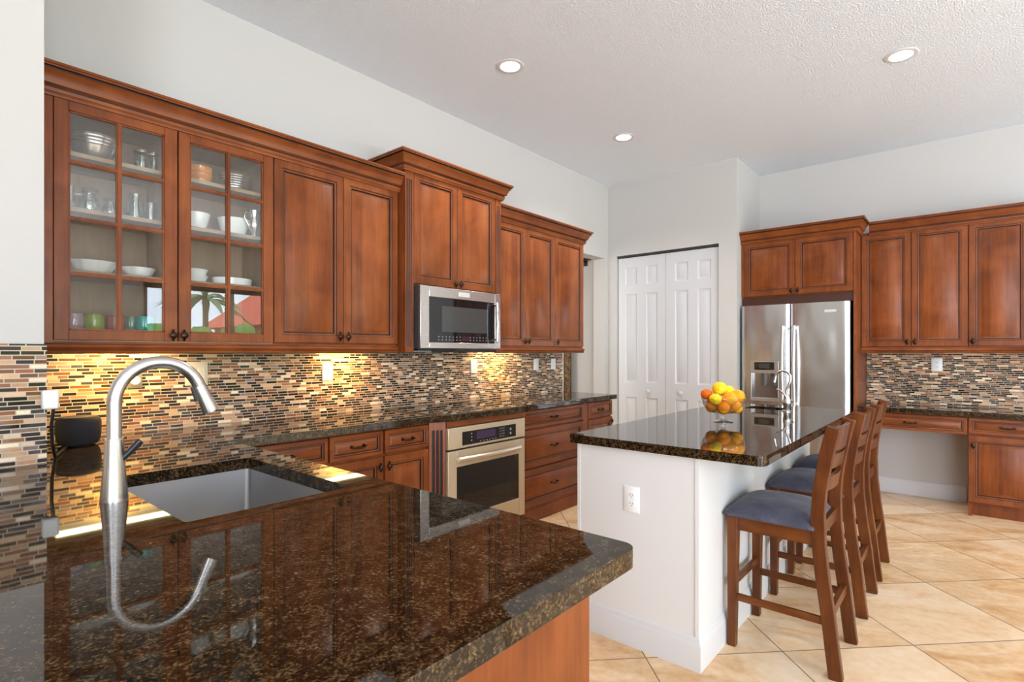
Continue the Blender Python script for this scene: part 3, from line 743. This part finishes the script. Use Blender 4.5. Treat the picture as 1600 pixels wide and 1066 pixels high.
# island faucet
fx, fy = -.925, 3.91
f2 = thing('prep_faucet', (fx, fy, CT), 'small brushed nickel bar faucet on the island, in front of the fridge', 'faucet')
MB().lathe([(.0005, 0), (.030, 0), (.030, .006), (.018, .012), (.020, .03), (.026, .05), (.027, .065), (.021, .085), (.0165, .10), (.0175, .108), (.012, .115), (.0005, .115)], (fx, fy, CT), 22).build('body', NICK, f2)
R0 = .044
pts = [(fx, fy, 1.02), (fx-.004, fy, 1.05), (fx+.012, fy, 1.09), (fx+.022, fy, 1.125)]
pts += [(fx-.024+.046*math.cos(t), fy, 1.137+.046*math.sin(t)) for t in [PI*k/12 for k in range(0, 13)]] + [(fx-.074, fy, 1.118), (fx-.078, fy, 1.105)]
MB().tube(pts, [.009]*4+[.0085]*13+[.0095, .011], 12).build('spout', NICK, f2)
MB().tube([(fx+.0, fy-.012, 1.005), (fx-.016, fy-.018, 1.035), (fx-.04, fy-.022, 1.055), (fx-.058, fy-.024, 1.060)], [.008, .0065, .0055, .007], 10).build('lever', NICK, f2)
MB().tube([(fx+.02, fy, .985), (fx+.04, fy, .985)], [.008, .010], 10).build('side_knob', NICK, f2)

# ------------------------------------------------------------------ fruit bowl and fruit
bx, by = -1.058, 3.083
fb = thing('fruit_bowl', (bx, by, CT), 'clear footed glass bowl heaped with oranges and lemons on the island', 'bowl')
MB().lathe([(.052, 0), (.052, .004), (.030, .009), (.014, .016), (.013, .030), (.016, .036), (.012, .042), (.02, .048), (.055, .056), (.09, .076), (.108, .104), (.116, .136), (.119, .138), (.119, .134), (.111, .102), (.092, .0735), (.056, .0525), (.0005, .047)], (bx, by, CT), 40).build('bowl', GLB, fb)
cr = Vector((math.cos(cam.rotation_euler.z), math.sin(cam.rotation_euler.z), 0)); cf = Vector((-cr.y, cr.x, 0))
FR = [ # right, away, z, radius, material, label
 (-.083, .030, 1.068, .032, OR3, 'deep orange at the far left of the heap in the glass bowl'),
 (-.016, .010, 1.100, .041, YEL, 'big yellow fruit crowning the heap in the glass bowl'),
 (.044, .040, 1.083, .036, YEL, 'yellow fruit half hidden at the back of the heap in the glass bowl'),
 (.082, .000, 1.058, .039, OR2, 'orange at the right edge of the heap in the glass bowl'),
 (-.062, -.048, 1.045, .034, YEL, 'yellow lemon at the front left of the heap in the glass bowl'),
 (.018, -.050, 1.048, .040, OR2, 'orange in the middle front of the heap, just below the top yellow fruit'),
 (-.018, -.052, .998, .036, OR1, 'orange low in the glass bowl, front left against the glass'),
 (.058, -.034, .999, .036, OR2, 'pale orange low in the glass bowl, front right against the glass'),
 (-.060, .012, .998, .034, OR1, 'orange low at the left side inside the glass bowl'),
 (.020, .048, 1.000, .038, OR1, 'orange low at the back inside the glass bowl'),
 (.072, .052, 1.010, .034, OR1, 'orange at the back right inside the glass bowl'),
 (-.030, .070, 1.035, .036, OR1, 'orange at the back left of the heap in the glass bowl'),
]
for i, (r_, a_, z, rad, m, lb) in enumerate(FR):
    c = Vector((bx, by, z))+cr*r_+cf*a_
    lem = m is YEL
    mb = MB(); mb.ell((c.x, c.y, c.z), (rad, rad*(1.0 if not lem else 1.06), rad*(.97 if not lem else .95)), 24, 16)
    if lem: mb.ell((c.x+rad*.3, c.y-rad*.98, c.z), (.007, .009, .007), 8, 6)
    o = mb.build('lemon' if lem else 'orange', m, None, loc=(c.x, c.y, c.z-rad), smooth=1.5)
    tag(o, lb, 'lemon' if lem else 'orange', 'fruit in the glass bowl')

# ------------------------------------------------------------------ stools
def make_stool(x, y, lb):
    t = thing('bar_stool', (x, y, 0), lb, 'stool', 'bar stools along the island')
    L = lambda pts: [(x+a, y+b, c) for a, b, c in pts]
    hw = .180
    for s in (-1, 1):
        yy = s*hw
        mb = MB(); mb.prism(L([(-.019, yy-.019, 0), (.013, yy-.019, 0), (.013, yy+.019, 0), (-.019, yy+.019, 0)]), L([(-.021, yy-.021, .58), (.025, yy-.021, .58), (.025, yy+.021, .58), (-.021, yy+.021, .58)]))
        mb.build('front_leg', ST1, t, bevel=.002)
        prof = [(0, .400), (.10, .388), (.24, .373), (.39, .353), (.52, .340), (.65, .336), (.74, .342), (.81, .352), (.91, .370), (.99, .388), (1.006, .392)]
        mb = MB(); mb.bar(L([(px_, yy, z) for z, px_ in prof]), .036, .050, (0, 1, 0)); mb.build('back_leg', ST1, t, bevel=.003)
        mb = MB(); mb.box(x+.012, x+.32, y+yy-.011, y+yy+.011, .520, .578); mb.build('side_apron', ST3, t)
        mb = MB(); mb.box(x+.005, x+.360, y+yy-.009, y+yy+.009, .205, .235); mb.build('side_stretcher', ST3, t, bevel=.002)
    mb = MB(); mb.box(x-.012, x+.010, y-hw+.02, y+hw-.02, .520, .578); mb.build('front_apron', ST2, t)
    mb = MB(); mb.box(x-.010, x+.008, y-hw+.015, y+hw-.015, .262, .292); mb.build('front_stretcher', ST2, t, bevel=.002)
    mb = MB(); mb.box(x+.362, x+.384, y-hw+.015, y+hw-.015, .222, .262); mb.build('rear_stretcher', ST2, t, bevel=.002)
    mb = MB(); mb.box(x+.326, x+.345, y-hw+.015, y+hw-.015, .545, .600); mb.build('rear_apron', ST2, t)
    # curved ladder slats
    for zc_, hh, xo in ((.948, .046, .373), (.858, .030, .358), (.765, .030, .342)):
        rows = []
        for i in range(13):
            yy = -hw+.012+(2*hw-.024)*i/12; bow = .024*(1-(yy/hw)**2)
            zt = zc_+hh+(.006*(1-(yy/hw)**2) if hh > .04 else 0)
            sl = (hh*2)*.16
            rows.append(L([(xo+bow-.009-sl/2, yy, zc_-hh), (xo+bow+.009-sl/2, yy, zc_-hh), (xo+bow+.009+sl/2, yy, zt), (xo+bow-.009+sl/2, yy, zt)]))
        MB().grid(rows, True, 0, True, True).build('back_slat', ST2, t)
    # cushion: a domed pad
    rows = []
    nu, nv = 17, 15; top = []; a0, a1 = -.034, .325
    def prf(s): return max(0.0, 1-abs(s)**3.2)**.55
    for j in range(nv):
        sv = -1+2*j/(nv-1); row = []
        for i in range(nu):
            su = -1+2*i/(nu-1)
            h = .022+.064*prf(su*.97)*prf(sv*.97)
            row.append((x+(a0+a1)/2+su*(a1-a0)/2, y+sv*(hw+.030), .585+h-.02))
        top.append(row)
    mb = MB(); mb.grid(top, False)
    edge = [top[0][i] for i in range(nu)]+[top[j][-1] for j in range(1, nv)]+[top[-1][i] for i in range(nu-2, -1, -1)]+[top[j][0] for j in range(nv-2, 0, -1)]
    inn = lambda p, k, z: (x+.1425+(p[0]-x-.1425)*k, y+(p[1]-y)*k, z)
    mb.grid([[p for p in edge], [inn(p, 1.0, .582) for p in edge], [inn(p, .94, .5785) for p in edge]], True, 0, False, True)
    bmesh.ops.remove_doubles(mb.bm, verts=mb.bm.verts, dist=1e-5)
    mb.build('seat_cushion', FAB, t, smooth=1.4)
    return t
st0 = make_stool(-.805, 2.655, 'nearest wooden ladder-back bar stool with blue-grey cushion')
for y, lb in ((3.318, 'middle wooden ladder-back bar stool with blue-grey cushion'), (3.885, 'farthest wooden ladder-back bar stool, closest to the fridge')):
    k = copy_tree(st0); k.location = (-.802, y, 0); k['label'] = lb

# ------------------------------------------------------------------ far wall: fridge
fr = thing('refrigerator', (-1.24, 5.8, 0), 'stainless double-door refrigerator with water dispenser in the left door', 'refrigerator')
FX0, FX1, FM, FY = -1.702, -.792, -1.262, 5.452
MB().box(FX0+.01, FX1-.01, FY+.065, 6.10, .03, 1.745).build('body', DGRY, fr)
def fdoor(x0, x1, z0, z1, name, cut=None):
    mb = MB(); n = 10
    def fy_(x):  # slight crown of the door skin
        s = (x-x0)/(x1-x0)*2-1
        e = max(0, abs(s)-.86)/.14
        return FY+.006*s*s+.022*e*e
    xs = [x0+(x1-x0)*(.5-.5*math.cos(PI*i/22)) for i in range(23)]
    if cut: xs = sorted(set([x for x in xs if not (cut[0]-.006 < x < cut[1]+.006)]+[cut[0], (cut[0]+cut[1])/2, cut[1]]))
    zs = [z0, z1] if not cut else [z0, cut[2], cut[3], z1]
    V = {}
    def vv(i, j, back=False):
        k = (i, j, back)
        if k not in V: V[k] = mb.bm.verts.new((xs[i], FY+.062 if back else fy_(xs[i]), zs[j]))
        return V[k]
    m = len(xs)-1; q = len(zs)-1
    for i in range(m):
        for j in range(q):
            if cut and j == 1 and cut[0]-1e-6 <= xs[i] and xs[i+1] <= cut[1]+1e-6: continue
            mb.bm.faces.new((vv(i, j), vv(i+1, j), vv(i+1, j+1), vv(i, j+1)))
            mb.bm.faces.new((vv(i, j, 1), vv(i, j+1, 1), vv(i+1, j+1, 1), vv(i+1, j, 1))) if not cut else None
    for i in range(m):
        mb.bm.faces.new((vv(i, 0), vv(i, 0, 1), vv(i+1, 0, 1), vv(i+1, 0))); mb.bm.faces.new((vv(i, q), vv(i+1, q), vv(i+1, q, 1), vv(i, q, 1)))
    for j in range(q):
        for i in (0, m): mb.bm.faces.new((vv(i, j), vv(i, j+1), vv(i, j+1, 1), vv(i, j, 1)))
    return mb.build(name, STZ, fr, smooth=.5)
CUT = (-1.612, -1.360, .845, 1.225)
ld = fdoor(FX0, FM-.003, .72, 1.755, 'left_door', CUT)
rd = fdoor(FM+.003, FX1, .72, 1.755, 'right_door')
fz = fdoor(FX0, FX1, .06, .712, 'freezer_drawer')
mb = MB(); x0, x1, z0, z1 = CUT
STL = plain('satin_silver', (.62, .61, .60), .3, .9)
yf = FY-.002
mb.box(x0, x1, yf, yf+.05, 1.108, z1)
mb.box(x0, x0+.010, yf, yf+.05, z0, 1.108); mb.box(x1-.010, x1, yf, yf+.05, z0, 1.108); mb.box(x0+.01, x1-.01, yf, yf+.05, z0, .872)
mb.build('dispenser_frame', STL, ld, bevel=.002)
mb = MB(); mb.box(x0+.01, x1-.01, yf+.052, yf+.058, .872, 1.108); mb.box(x0+.01, x0+.013, yf+.01, yf+.052, .872, 1.108); mb.box(x1-.013, x1-.01, yf+.01, yf+.052, .872, 1.108)
mb.build('dispenser_recess', plain('dispenser_silver', (.5, .5, .5), .15, .9), ld)
mb = MB(); mb.box(-1.520, -1.490, yf+.015, yf+.052, .99, 1.108); mb.box(-1.435, -1.40, yf+.015, yf+.052, .99, 1.108); mb.build('dispenser_paddle', DGRY, ld)
MB().box(-1.575, -1.398, yf-.003, yf+.001, 1.140, 1.213).build('dispenser_display', BLKG, ld)
MB().box(-1.535, -1.44, yf-.0042, yf-.003, 1.155, 1.20).build('display_screen', plain('screen_grey', (.05, .045, .042), .2), ld)
for d_, hx in ((ld, -1.318), (rd, -1.222)):
    mb = MB(); n = 14
    mb.tube([(hx, FY-.038-.028*math.sin(PI*i/n), .815+.735*i/n) for i in range(n+1)], .0135, 12)
    for z in (.835, 1.53): mb.tube([(hx, FY+.004, z), (hx, FY-.044, z)], .011, 10)
    mb.build('handle', plain('fridge_handle_silver', (.84, .83, .82), .22, .95), d_)
mb = MB(); n = 14
mb.tube([(-1.66+.83*i/n, FY-.036-.024*math.sin(PI*i/n), .640) for i in range(n+1)], .0135, 12)
for x in (-1.64, -.85): mb.tube([(x, FY+.004, .64), (x, FY-.042, .64)], .011, 10)
mb.build('handle', CHR, fz)
MB().box(-.985, -.895, FY-.0035, FY+.004, 1.664, 1.686).build('badge', plain('fridge_badge', (.80, .80, .80), .3, .5), rd)
mb = MB(); mb.box(FX0+.02, FX1-.02, FY+.03, FY+.12, .005, .055); mb.build('kick_grille', BLK, fr)

# cabinet over the fridge
YFC = 5.545; PF = PR(YFC)
fcab = thing('fridge_cabinet', (-1.24, 5.85, 0), 'two-door cherry cabinet with a tall side panel framing the refrigerator', 'wall cabinet')
MB().box(-1.716, -.776, YFC, YB-.001, 1.84, 2.39).build('carcass', WX, fcab)
MB().box(-.775, -.755, YFC-.018, YB-.001, 0, 2.39).build('side_panel', WV, fcab, bevel=.0015)
mb = MB(); mb.box(-1.7165, -.776, YFC+.005, YFC+.02, 1.762, 1.84); mb.build('valance', plain('dark_cherry_valance', (.06, .018, .008), .4), fcab)
MB().box(-1.718, -1.697, YFC-.016, YFC-.0005, 1.842, 2.385).build('filler_strip', WV, fcab)
raised_door(fcab, PF, -1.696, -1.240, 1.848, 2.37, (-1.268, 1.885)); raised_door(fcab, PF, -1.240, -.779, 1.848, 2.37, (-1.212, 1.885))
YRC = 5.81; PRC = PR(YRC)
crown('crown_moulding', [(-1.719, YFC-.018), (-.753, YFC-.018), (-.753, YRC-.022)], 2.362, 'cherry crown moulding on the cabinet above the refrigerator')
rw_ = thing('wall_cabinet', (-.38, 5.97, 1.34), 'two-door cherry wall cabinet over the desk, next to the fridge panel', 'wall cabinet')
MB().box(-.7545, -.0085, YRC, YB-.001, 1.345, 2.385).build('carcass', WV, rw_)
raised_door(rw_, PRC, -.752, -.386, ZB, 2.365, (-.413, 1.398)); raised_door(rw_, PRC, -.386, -.009, ZB, 2.365, (-.358, 1.398))
rw_ = thing('wall_cabinet', (.36, 5.97, 1.34), 'cherry wall cabinet at the right edge of the picture, over the desk drawers', 'wall cabinet')
MB().box(-.0075, .735, YRC, YB-.001, 1.345, 2.385).build('carcass', WV, rw_)
raised_door(rw_, PRC, -.007, .362, ZB, 2.365, (.020, 1.398)); raised_door(rw_, PRC, .362, .733, ZB, 2.365, (.70, 1.398))
crown('crown_moulding', [(-.688, YRC-.018), (.74, YRC-.018)], 2.350, 'cherry crown moulding over the desk wall cabinets at the right')
rail([(-.752, YRC-.004), (.74, YRC-.004)], 1.300, 'cherry light rail under the desk wall cabinets at the right')

# desk
DT = .832
dk = MB().slab([(-.753, 5.62), (1.0, 5.62), (1.0, YB-.0105), (-.753, YB-.0105)], [], DT-.04, DT).build('desk_worktop', GRAN, bevel=.004)
tag(dk, 'lower granite desk counter right of the refrigerator', 'worktop')
YD = 5.67; PDk = PR(YD)
dd = thing('desk_drawer_unit', (-.38, 5.9, .63), 'wide cherry pencil drawer spanning the open knee space of the desk', 'drawer')
MB().box(-.753, -.012, YD, 6.12, .648, DT-.0405).build('carcass', WX, dd)
drawer(dd, PDk, -.750, -.014, .645, DT-.048, MDX)
db = thing('base_cabinet', (.23, 5.9, 0), 'cherry desk base cabinet with one drawer and a door, at the right edge', 'base cabinet')
mb = MB(); mb.box(-.010, .46, YD, YB-.011, .10, DT-.0405); mb.box(.012, .46, YD+.035, YB-.011, 0, .10); mb.box(-.010, .012, YD-.018, YB-.011, 0, .10); mb.build('carcass', WV, db)
drawer(db, PDk, -.009, .458, .655, DT-.048, MDX); raised_door(db, PDk, -.009, .458, .112, .643, (.022, .565))

# ------------------------------------------------------------------ outlets and switches
def outlet(P, u0, u1, v0, v1, lb, kind='outlet', mat=WPL, group='wall outlets and switches'):
    um, vm = (u0+u1)/2, (v0+v1)/2
    p0 = P(um, v0, 0)
    t = thing('power_outlet' if kind == 'outlet' else 'light_switch', p0, lb, 'outlet' if kind == 'outlet' else 'switch', group)
    MB().rings(P, u0, u1, v0, v1, [(0, 0, 0), (0, .004, 0), (.003, .006, 0)], 0).build('cover_plate', mat, t)
    gangs = [um] if (u1-u0) < .095 else [um-.023, um+.023]
    for g in gangs:
        if kind == 'outlet':
            MB().fbox(P, g-.0165, g+.0165, vm-.034, vm+.034, .005, .0075).build('receptacle', mat, t, bevel=.001)
            mb = MB()
            for s in (-1, 1):
                zc_ = vm+s*.019
                mb.fbox(P, g-.0075, g-.005, zc_-.003, zc_+.006, .0074, .0078); mb.fbox(P, g+.005, g+.0075, zc_-.003, zc_+.005, .0074, .0078); mb.fbox(P, g-.002, g+.002, zc_-.011, zc_-.007, .0074, .0078)
            mb.build('slots', SLOT, t)
        else:
            mb = MB(); mb.rings(P, g-.0165, g+.0165, vm-.033, vm+.033, [(0, .005, 0), (.0, .007, 0), (.002, .0085, 0)], 0); mb.build('rocker', WPL if mat is not CRM else CRM, t)
    return t
PW = PL(XW+.010)
o_ = outlet(PW, .790, .852, 1.128, 1.228, 'grey plate with round white socket half hidden behind the tall faucet', mat=GRYP)
MB().lathe([(.0005, .007), (.021, .007), (.021, .011), (.0005, .012)], (XW+.010, .822, 1.168), 18, 'x').build('round_socket', WPL, o_)
outlet(PW, 1.045, 1.155, 1.130, 1.255, 'cream double switch plate on the mosaic right of the tall faucet', 'switch', CRM)
outlet(PW, 1.832, 1.905, 1.125, 1.238, 'white outlet on the mosaic left of the cooktop')
outlet(PW, 3.170, 3.246, 1.132, 1.247, 'white outlet on the mosaic just right of the microwave')
outlet(PW, 4.012, 4.085, 1.138, 1.243, 'white rocker switch on the mosaic, second from its far end', 'switch')
outlet(PW, 4.290, 4.363, 1.138, 1.243, 'white rocker switch on the mosaic next to the opening', 'switch')
outlet(PR(YB-.010), -.262, -.184, 1.138, 1.255, 'white outlet on the mosaic above the desk')
outlet(PR(IY0), -1.186, -1.110, .594, .709, 'white outlet on the end panel of the island')

# smart speaker, charger and cable at the left corner
sp = thing('smart_speaker', (-2.87, .550, CT), 'small round black fabric speaker on the counter at the left', 'speaker')
MB().lathe([(.0005, 0), (.052, 0), (.066, .006), (.074, .024), (.078, .055), (.078, .098), (.074, .112), (.066, .119), (.0005, .119)], (-2.87, .550, CT+.0005), 32).build('body', SPK, sp)
MB().lathe([(.0005, 0), (.058, 0), (.062, .0015), (.0005, .0025)], (-2.87, .550, CT+.1192), 32).build('top_plate', BLK, sp)
pg = thing('plug_adapter', (XN+.010, .36, 1.13), 'white plug adapter on the mosaic wall end at the left', 'adapter')
MB().box(XN+.0105, XN+.046, .372, .418, 1.105, 1.172).build('body', WPL, pg, bevel=.006)
cb = MB().tube([(XN+.028, .404, 1.104), (XN+.016, .401, 1.05), (XN-.02, .408, .98), (XN-.07, .425, CT+.006), (XN-.16, .455, CT+.006), (XN-.29, .495, CT+.006)], .0055, 8).build('power_cable', BLK)
tag(cb, 'thin black cable hanging from the white plug to the black speaker', 'cable')

# ------------------------------------------------------------------ crockery in the glass cabinet
GD = 'dishes in the glass cabinet'
SH = [1.4035, 1.6525, 1.9155, 2.1465]
def lat(name, prof, x, y, z, m, lb, cat, n=28, sx=1, wob=None, group=GD, sc=1.0):
    o = MB().lathe([(r*sc, h*sc) for r, h in prof], (x, y, z), n, 'z', None, sx, wob).build(name, m, None, loc=(x, y, z)); return tag(o, lb, cat, group)
def bowlp(rt, rb, h, t=.004, ribs=0):
    o = [(.0005, 0), (rb, 0)]
    n = 14 if not ribs else ribs*2
    for i in range(1, n+1):
        s = i/n; r = rb+(rt-rb)*s**.7
        o.append((r-(.0025 if ribs and i % 2 else 0), h*s))
    i_ = [(rb+(rt-rb)*(s/8)**.7-t, max(t, h*s/8)) for s in range(8, 0, -1)]
    return o+i_+[(.0005, t+.001)]
SIL = plain('polished_silver', (.78, .77, .74), .24, .9)
lat('mixing_bowl', bowlp(.105, .045, .105, .004, 8), -2.965, .620, SH[3], SIL, 'ribbed silver bowl on the top shelf, left glass door', 'bowl')
lat('mixing_bowl', bowlp(.080, .034, .088, .004, 8), -2.965, 1.222, SH[3], SIL, 'ribbed silver bowl on the top shelf, right glass door', 'bowl')
AMB = plain('amber_ceramic', srgb(214, 138, 62), .2)
lat('casserole', [(.0005, 0), (.042, 0), (.052, .01), (.056, .03), (.050, .036), (.056, .042), (.060, .06), (.052, .066), (.056, .072), (.060, .095), (.054, .098), (.050, .07), (.0005, .06)], -2.98, 1.058, SH[3], AMB, 'ribbed amber pot on the top shelf, right glass door', 'pot')
def jar(x, y, z, h, r, lb, lid):
    t = thing('glass_jar', (x, y, z), lb, 'jar', GD)
    MB().lathe([(.0005, 0), (r, 0), (r, h*.82), (r*.85, h*.9), (r*.85, h*.95), (r*.78, h*.95), (r*.8, h*.88), (r*.93, h*.8), (r*.93, .004), (.0005, .004)], (x, y, z), 24).build('body', GLS, t)
    MB().lathe([(.0005, 0), (r*1.0, 0), (r*1.0, h*.06), (r*.8, h*.10), (r*.15, h*.11), (r*.2, h*.17), (.0005, h*.18)], (x, y, z+h*.951), 24).build('lid', lid, t)
GOLD = plain('brass_lid', (.62, .50, .25), .25, .9)
jar(-2.965, .806, SH[3], .100, .034, 'clear jar with brass lid on the top shelf, left glass door', GOLD)
jar(-2.955, .850, SH[3], .098, .019, 'slim jar with silver lid in the corner of the top shelf, left glass door', SIL)
def jug(x, y, z, s, lb, hs=1, name='glass_jug'):
    t = thing(name, (x, y, z), lb, 'jug', GD)
    MB().lathe([(r*s, h*s) for r, h in [(.0005, 0), (.036, 0), (.044, .012), (.046, .04), (.040, .066), (.026, .086), (.026, .094), (.036, .110), (.039, .113), (.034, .110), (.023, .094), (.023, .086), (.037, .066), (.042, .04), (.040, .014), (.0005, .008)]], (x, y, z), 26).build('body', GLS, t)
    MB().tube([(x+.0, y+hs*.028*s, z+.088*s), (x, y+hs*.058*s, z+.082*s), (x, y+hs*.066*s, z+.055*s), (x, y+hs*.056*s, z+.026*s), (x, y+hs*.043*s, z+.022*s)], .0045*s, 8).build('handle', GLS, t)
jug(-2.965, .604, SH[2], .95, 'stout clear glass jug on the second shelf, left glass door', -1)
jug(-2.965, .682, SH[2], .72, 'small clear glass jug with loop handle beside the stout one', -1)
tum = lambda r, h: [(.0005, 0), (r*.86, 0), (r, h), (r*.92, h), (r*.78, .006), (.0005, .006)]
lat('drinking_glass', tum(.024, .105), -2.95, .530, SH[2], GLS, 'tall clear glass at the far left of the second shelf', 'glass')
lat('glass_carafe', [(.0005, 0), (.042, 0), (.044, .01), (.036, .05), (.029, .09), (.030, .125), (.027, .125), (.026, .09), (.033, .05), (.040, .01), (.0005, .006)], -2.965, .778, SH[2], GLS, 'clear tapered carafe on the second shelf, left glass door', 'carafe')
lat('drinking_glass', tum(.028, .095), -2.955, .840, SH[2], GLS, 'clear glass tumbler by the post on the second shelf', 'glass')
lat('mixing_bowl', bowlp(.062, .036, .085), -2.955, 1.035, SH[2], PORC, 'white china bowl on the second shelf, left of the two', 'bowl')
lat('mixing_bowl', bowlp(.080, .046, .095), -2.985, 1.228, SH[2], PORC, 'larger white china bowl on the second shelf, beside the silver creamer', 'bowl')
t = thing('silver_creamer', (-2.895, 1.296, SH[2]), 'tarnished silver creamer at the right end of the second shelf', 'creamer', GD)
MB().lathe([(.0005, 0), (.022, 0), (.024, .006), (.010, .016), (.012, .024), (.030, .05), (.033, .075), (.022, .10), (.026, .125), (.030, .14), (.026, .14), (.018, .10), (.0005, .05)], (-2.895, 1.296, SH[2]), 22).build('body', SIL, t)
MB().tube([(-2.895, 1.272, SH[2]+.125), (-2.895, 1.250, SH[2]+.125), (-2.895, 1.244, SH[2]+.10), (-2.895, 1.258, SH[2]+.075), (-2.895, 1.266, SH[2]+.06)], .0035, 8).build('handle', SIL, t)
lat('serving_bowl', bowlp(.100, .055, .052), -2.965, .616, SH[1], PORC, 'wide scalloped white serving bowl on the third shelf at the left', 'bowl', 48, 1, .02)
lat('serving_bowl', bowlp(.070, .038, .045), -2.96, .789, SH[1], PORC, 'small white serving bowl on the third shelf, right of the scalloped one', 'bowl')
for k in range(2):
    lat('ramekin', [(.0005, 0), (.046, 0), (.056, .030), (.060, .036), (.055, .036), (.046, .006), (.0005, .005)], -2.955, 1.028, SH[1]+k*.031, PORC, ('lower' if k == 0 else 'upper')+' white ramekin of the stack on the third shelf', 'ramekin')
lat('baking_dish', [(.0005, 0), (.085, 0), (.094, .008), (.097, .040), (.092, .040), (.088, .01), (.0005, .008)], -2.965, 1.212, SH[1], PORC, 'low oval white baking dish on the third shelf, right glass door', 'dish', 32, .8)
def tint(name, c): return plain(name, tuple(k*.55 for k in c), .08, 0, .7)
for y, c, lb, x in ((.548, (.62, .42, .50), 'plum tumbler at the left of the bottom shelf', -2.95), (.620, (.38, .52, .04), 'green tumbler on the bottom shelf, left glass door', -2.955), (.702, (.52, .12, .10), 'red tumbler on the bottom shelf, behind the glazing bar', -2.96), (.770, (.10, .30, .18), 'dark green tumbler on the bottom shelf', -2.99), (.812, (.03, .52, .46), 'teal tumbler on the bottom shelf, left glass door', -2.945), (.828, (.80, .90, .92), 'clear tumbler in the right corner of the bottom shelf, left door', -3.03)):
    lat('tumbler', [(.0005, 0), (.034, 0), (.038, .01), (.038, .05), (.034, .070), (.030, .070), (.033, .05), (.033, .012), (.0005, .008)], x, y, SH[0], tint('tumbler_'+lb.split()[0], c), lb, 'tumbler', group='coloured tumblers')

# ------------------------------------------------------------------ adjoining room: curtain and rod
cu = thing('curtain', (-3.735, 5.37, 0), 'gold and brown patterned curtain beyond the opening', 'curtain')
rows = []
for z in [.02+2.33*k/10 for k in range(11)]:
    rows.append([(-3.86+.23*i/48, 5.372+.022*math.sin(i/48*2*PI*2.5+.4), z) for i in range(49)])
rows2 = [[(x, y+.006, z) for x, y, z in r] for r in rows]
mb = MB(); mb.grid(rows); mb.grid(rows2); mb.build('drape', CURT, cu)
crd = thing('curtain_rod', (-3.9, 5.37, 2.39), 'dark curtain rod with bracket near the ceiling of the opening', 'curtain rod')
MB().tube([(-4.6, 5.37, 2.39), (-3.31, 5.37, 2.39)], .010, 10).build('rod', BRZ, crd)
mb = MB(); mb.tube([(-3.47, 5.449, 2.38), (-3.47, 5.37, 2.38)], .010, 8); mb.lathe([(.0005, -.02), (.022, -.018), (.026, 0), (.022, .018), (.0005, .02)], (-3.485, 5.37, 2.39), 14, 'x'); mb.box(-3.50, -3.455, 5.436, 5.449, 2.33, 2.43)
mb.build('bracket', BRZ, crd)
area('far_room_fill', (-5.2, 1.3, 1.6), (.25, 1, 0), 2.0, 2.0, 55, (1, .97, .92))  # added lamp that lights the adjoining room; no window is built here

# ------------------------------------------------------------------ garden seen mirrored in the cabinet glass
hz = MB()
rng = random.Random(3)
GRN = plain('hedge_green', (.11, .20, .035), .7); 
tag(MB().box(9, 60, 0, 40, -.3, -.12).build('lawn', plain('lawn_green', (.13, .20, .05), .9)), 'lawn outside the sliding door, mirrored in the cabinet glass', 'lawn')
for k in range(420):
    y = rng.uniform(0, 16); hz.ell((11.0+rng.uniform(-.5, .5), y, rng.uniform(.1, 1.95)), (rng.uniform(.18, .35),)*3, 7, 5)
tag(hz.build('hedge', GRN), 'clipped green hedge outside, mirrored in the cabinet glass', 'hedge')['kind'] = 'stuff'
ho = thing('house', (20, 12, 0), 'house with red tiled roof outside, mirrored in the cabinet glass', 'house')
HW = plain('house_wall', (.5, .10, .06), .8); RT = plain('red_roof_tile', (.52, .09, .045), .7)
MB().box(19, 26, 12.0, 22.4, -.1, 2.7).build('wall', HW, ho)
mb = MB(); mb.prism([(18.2, 11.4, 2.6), (26.8, 11.4, 2.6), (26.8, 23, 2.6), (18.2, 23, 2.6)], [(22.4, 13.9, 5.3), (22.6, 13.9, 5.3), (22.6, 20.4, 5.3), (22.4, 20.4, 5.3)])
for k in range(30):
    y = 11.7+k*.38
    mb.tube([(18.2, y, 2.64), (20.3, max(13.4, min(20.7, y)), 4.0)], .06, 6)
mb.build('roof', RT, ho)
pt = thing('palm_tree', (12.5, 6.6, 0), 'palm tree outside, mirrored in the cabinet glass', 'tree')
MB().tube([(12.5, 6.6, -.12), (12.55, 6.65, 1.2), (12.5, 6.6, 2.95)], [.12, .09, .08], 8).build('trunk', plain('palm_trunk', (.14, .10, .07), .9), pt)
mb = MB()
for k in range(16):
    a = 2*PI*k/16; e = rng.uniform(-.1, .7)
    pp = [Vector((12.5, 6.6, 2.95))+Vector((math.cos(a)*s, math.sin(a)*s, e*s-.45*s*s)) for s in (0, .35, .7, 1.0, 1.35)]
    mb.tube(pp, [.03, .10, .13, .09, .01], 5, squash=.25)
mb.build('fronds', plain('palm_green', (.09, .16, .06), .8), pt)

# drop the working property
for o in bpy.data.objects:
    if '_w' in o: del o['_w']
